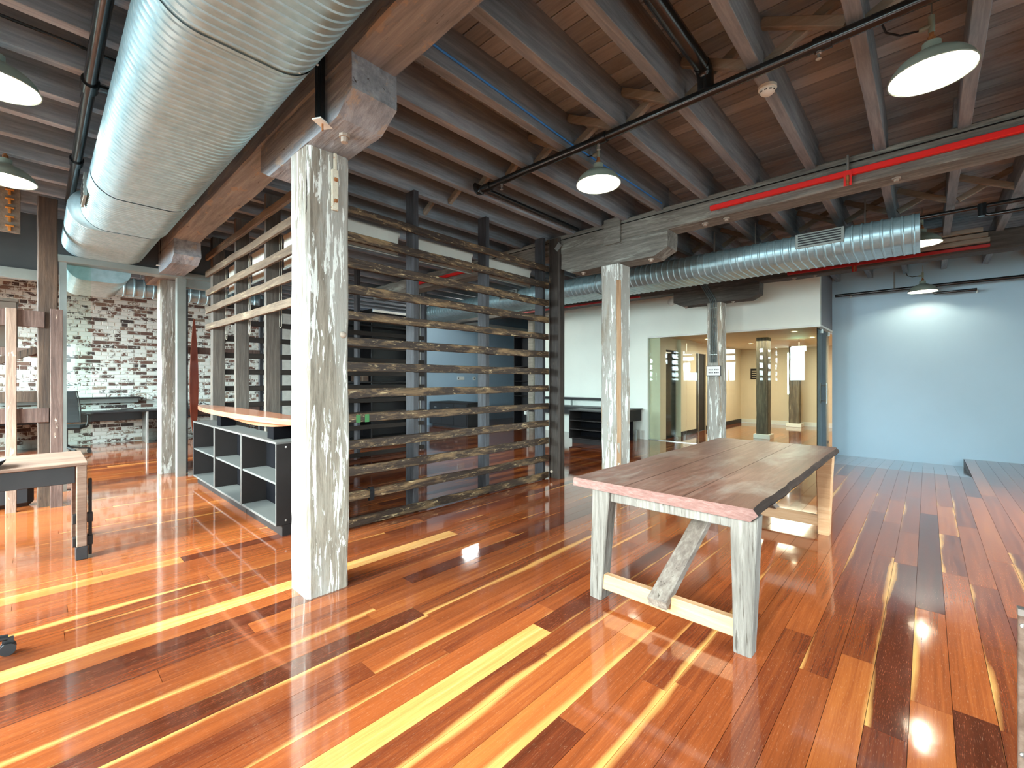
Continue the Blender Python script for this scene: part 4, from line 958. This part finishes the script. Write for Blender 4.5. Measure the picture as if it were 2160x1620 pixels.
# wall plates
for (x, y, z, wd, lb) in ((9.6, 11.5, 1.42, .3, 'wide white control panel on the grey-blue wall'), (10.3, 11.5, 1.42, .12, 'small white switch on the grey-blue wall next to the control panel')):
    t = thing('wall_switch', lb, 'switch', (x, y, z)); MB().cbox(x, x+wd, y-.02, y, z, z+.12, .004).build('plate', WHITE2, t); MB().box(x+.03, x+.06, y-.024, y-.02, z+.04, z+.08).build('button', BLACKP, t)
po = thing('power_outlet', 'white power outlet low beside the bookcase', 'outlet', (9.85, 8.5, .4)); MB().cbox(9.835, 9.848, 8.57, 8.72, .4, .5, .003).build('plate', WHITE2, po); MB().box(9.832, 9.836, 8.6, 8.62, .43, .47).build('socket', BLACKP, po)
ws = thing('wall_sensor', 'round white sensor on the white wall half hidden by the far bolster', 'sensor', (9.9, 4.27, 3.2))
MB().lathe((0, 0, 0), [(0, .05), (.05, .045), (.085, .025), (.09, 0)], 20).xf(Matrix.Translation((9.9, 4.27, 3.2)) @ Matrix.Rotation(-PI/2, 4, 'Y')).build('cover', WHITE2, ws)
# conduits and framed sign on post 3
cd = thing('conduit_bundle', 'four grey conduits running down the far post to the sign', 'conduit', (8.93, 3.0, 1.6))
for i in range(4):
    y = 2.97+i*.034
    MB().tube([(8.93, y, 1.75), (8.93, y, 2.92), (8.93, y+.03, 3.0), (8.93, y+.2, 3.3), (8.93, y+.23, 3.42)], .011, 8).build('conduit', COND, cd)
for z in (1.9, 2.8): MB().box(8.918, 8.93, 2.95, 3.1, z, z+.012).build('saddle', ALU, cd)
sg = thing('framed_sign', 'small white framed sign with two lines of tiny text on the far post', 'sign', (8.93, 3.02, 1.5))
MB().cbox(8.915, 8.945, 2.88, 3.15, 1.49, 1.69, .004).build('frame', BLACKP, sg)
pn = MB().box(8.911, 8.915, 2.895, 3.135, 1.505, 1.675).build('panel', PAPER, sg)
for r_ in range(2):
    for g_ in range(2):
        for c_ in range(3):
            y = 3.105-g_*.105-c_*.03; z = 1.6-r_*.055
            MB().box(8.9095, 8.911, y-.022, y, z, z+.022).build('letter', INK, pn)
# lobby fittings
ex = thing('exit_sign', 'glowing green-white exit sign hanging in the lobby', 'exit sign', (13, 2.35, 2.15))
MB().cbox(12.98, 13.02, 2.18, 2.5, 2.13, 2.26, .004).build('housing', WHITE2, ex); MB().box(12.974, 12.98, 2.19, 2.49, 2.14, 2.25).build('lit_face', EXITM, ex); MB().tube([(13, 2.34, 2.26), (13, 2.34, 2.44)], .008, 6).build('rod', STEEL, ex)
for i, (x, y, lb) in enumerate(((10.9, 2.05, 'recessed downlight in the lobby ceiling nearest the glass door'), (12.6, 2.0, 'recessed downlight in the lobby ceiling in front of the exit sign'), (11.4, 4.0, 'recessed downlight in the lobby ceiling by the lift doors'), (13.6, 3.6, 'recessed downlight deep in the lobby ceiling'))):
    t = thing('downlight', lb, 'downlight', (x, y, 2.43)); MB().lathe((x, y, 2.43), [(.05, .0), (.065, .0), (.068, .008)], 18).build('trim_ring', WHITE2, t); MB().lathe((x, y, 2.434), [(0, 0), (.05, 0)], 18).build('lens', LAMPB, t)
pq = thing('lobby_plaque', 'dark plaque with text lines on the lobby end wall', 'plaque', (16.24, 4.2, 1.5)); MB().cbox(16.22, 16.248, 3.95, 4.3, 1.45, 1.8, .004).build('panel', CUBE, pq)
for i in range(4): MB().box(16.216, 16.22, 3.99, 4.26, 1.5+i*.07, 1.515+i*.07).build('text_line', CREAM, pq)
# picture edge, right: trestle end
tr = thing('trestle', 'wooden trestle end with steel fittings at the edge of the picture', 'trestle', (2.3, -.3, 0))
MB().timber((2.1, -.217, 0), (2.1, -.217, .67), .02, .026, up=(1, 0, 0), seg=6, jit=.001, ch=.003).build('upright', SIDEW, tr)
MB().cbox(2.14, 2.22, -.7, -.24, 0, .75, .003).build('panel', CUBE, tr)
MB().cbox(2.12, 2.24, -.7, -.24, .6, .63, .003).build('rail', SIDEW, tr)
MB().box(2.085, 2.115, -.228, -.206, .67, .69).build('cap', STEEL, tr)
for z in (.24, .64): MB().lathe((0, 0, 0), [(0, .004), (.007, .003), (.008, 0)], 8).xf(Matrix.Translation((2.087, -.217, z)) @ Matrix.Rotation(-PI/2, 4, 'Y')).build('screw_head', STEEL, tr)
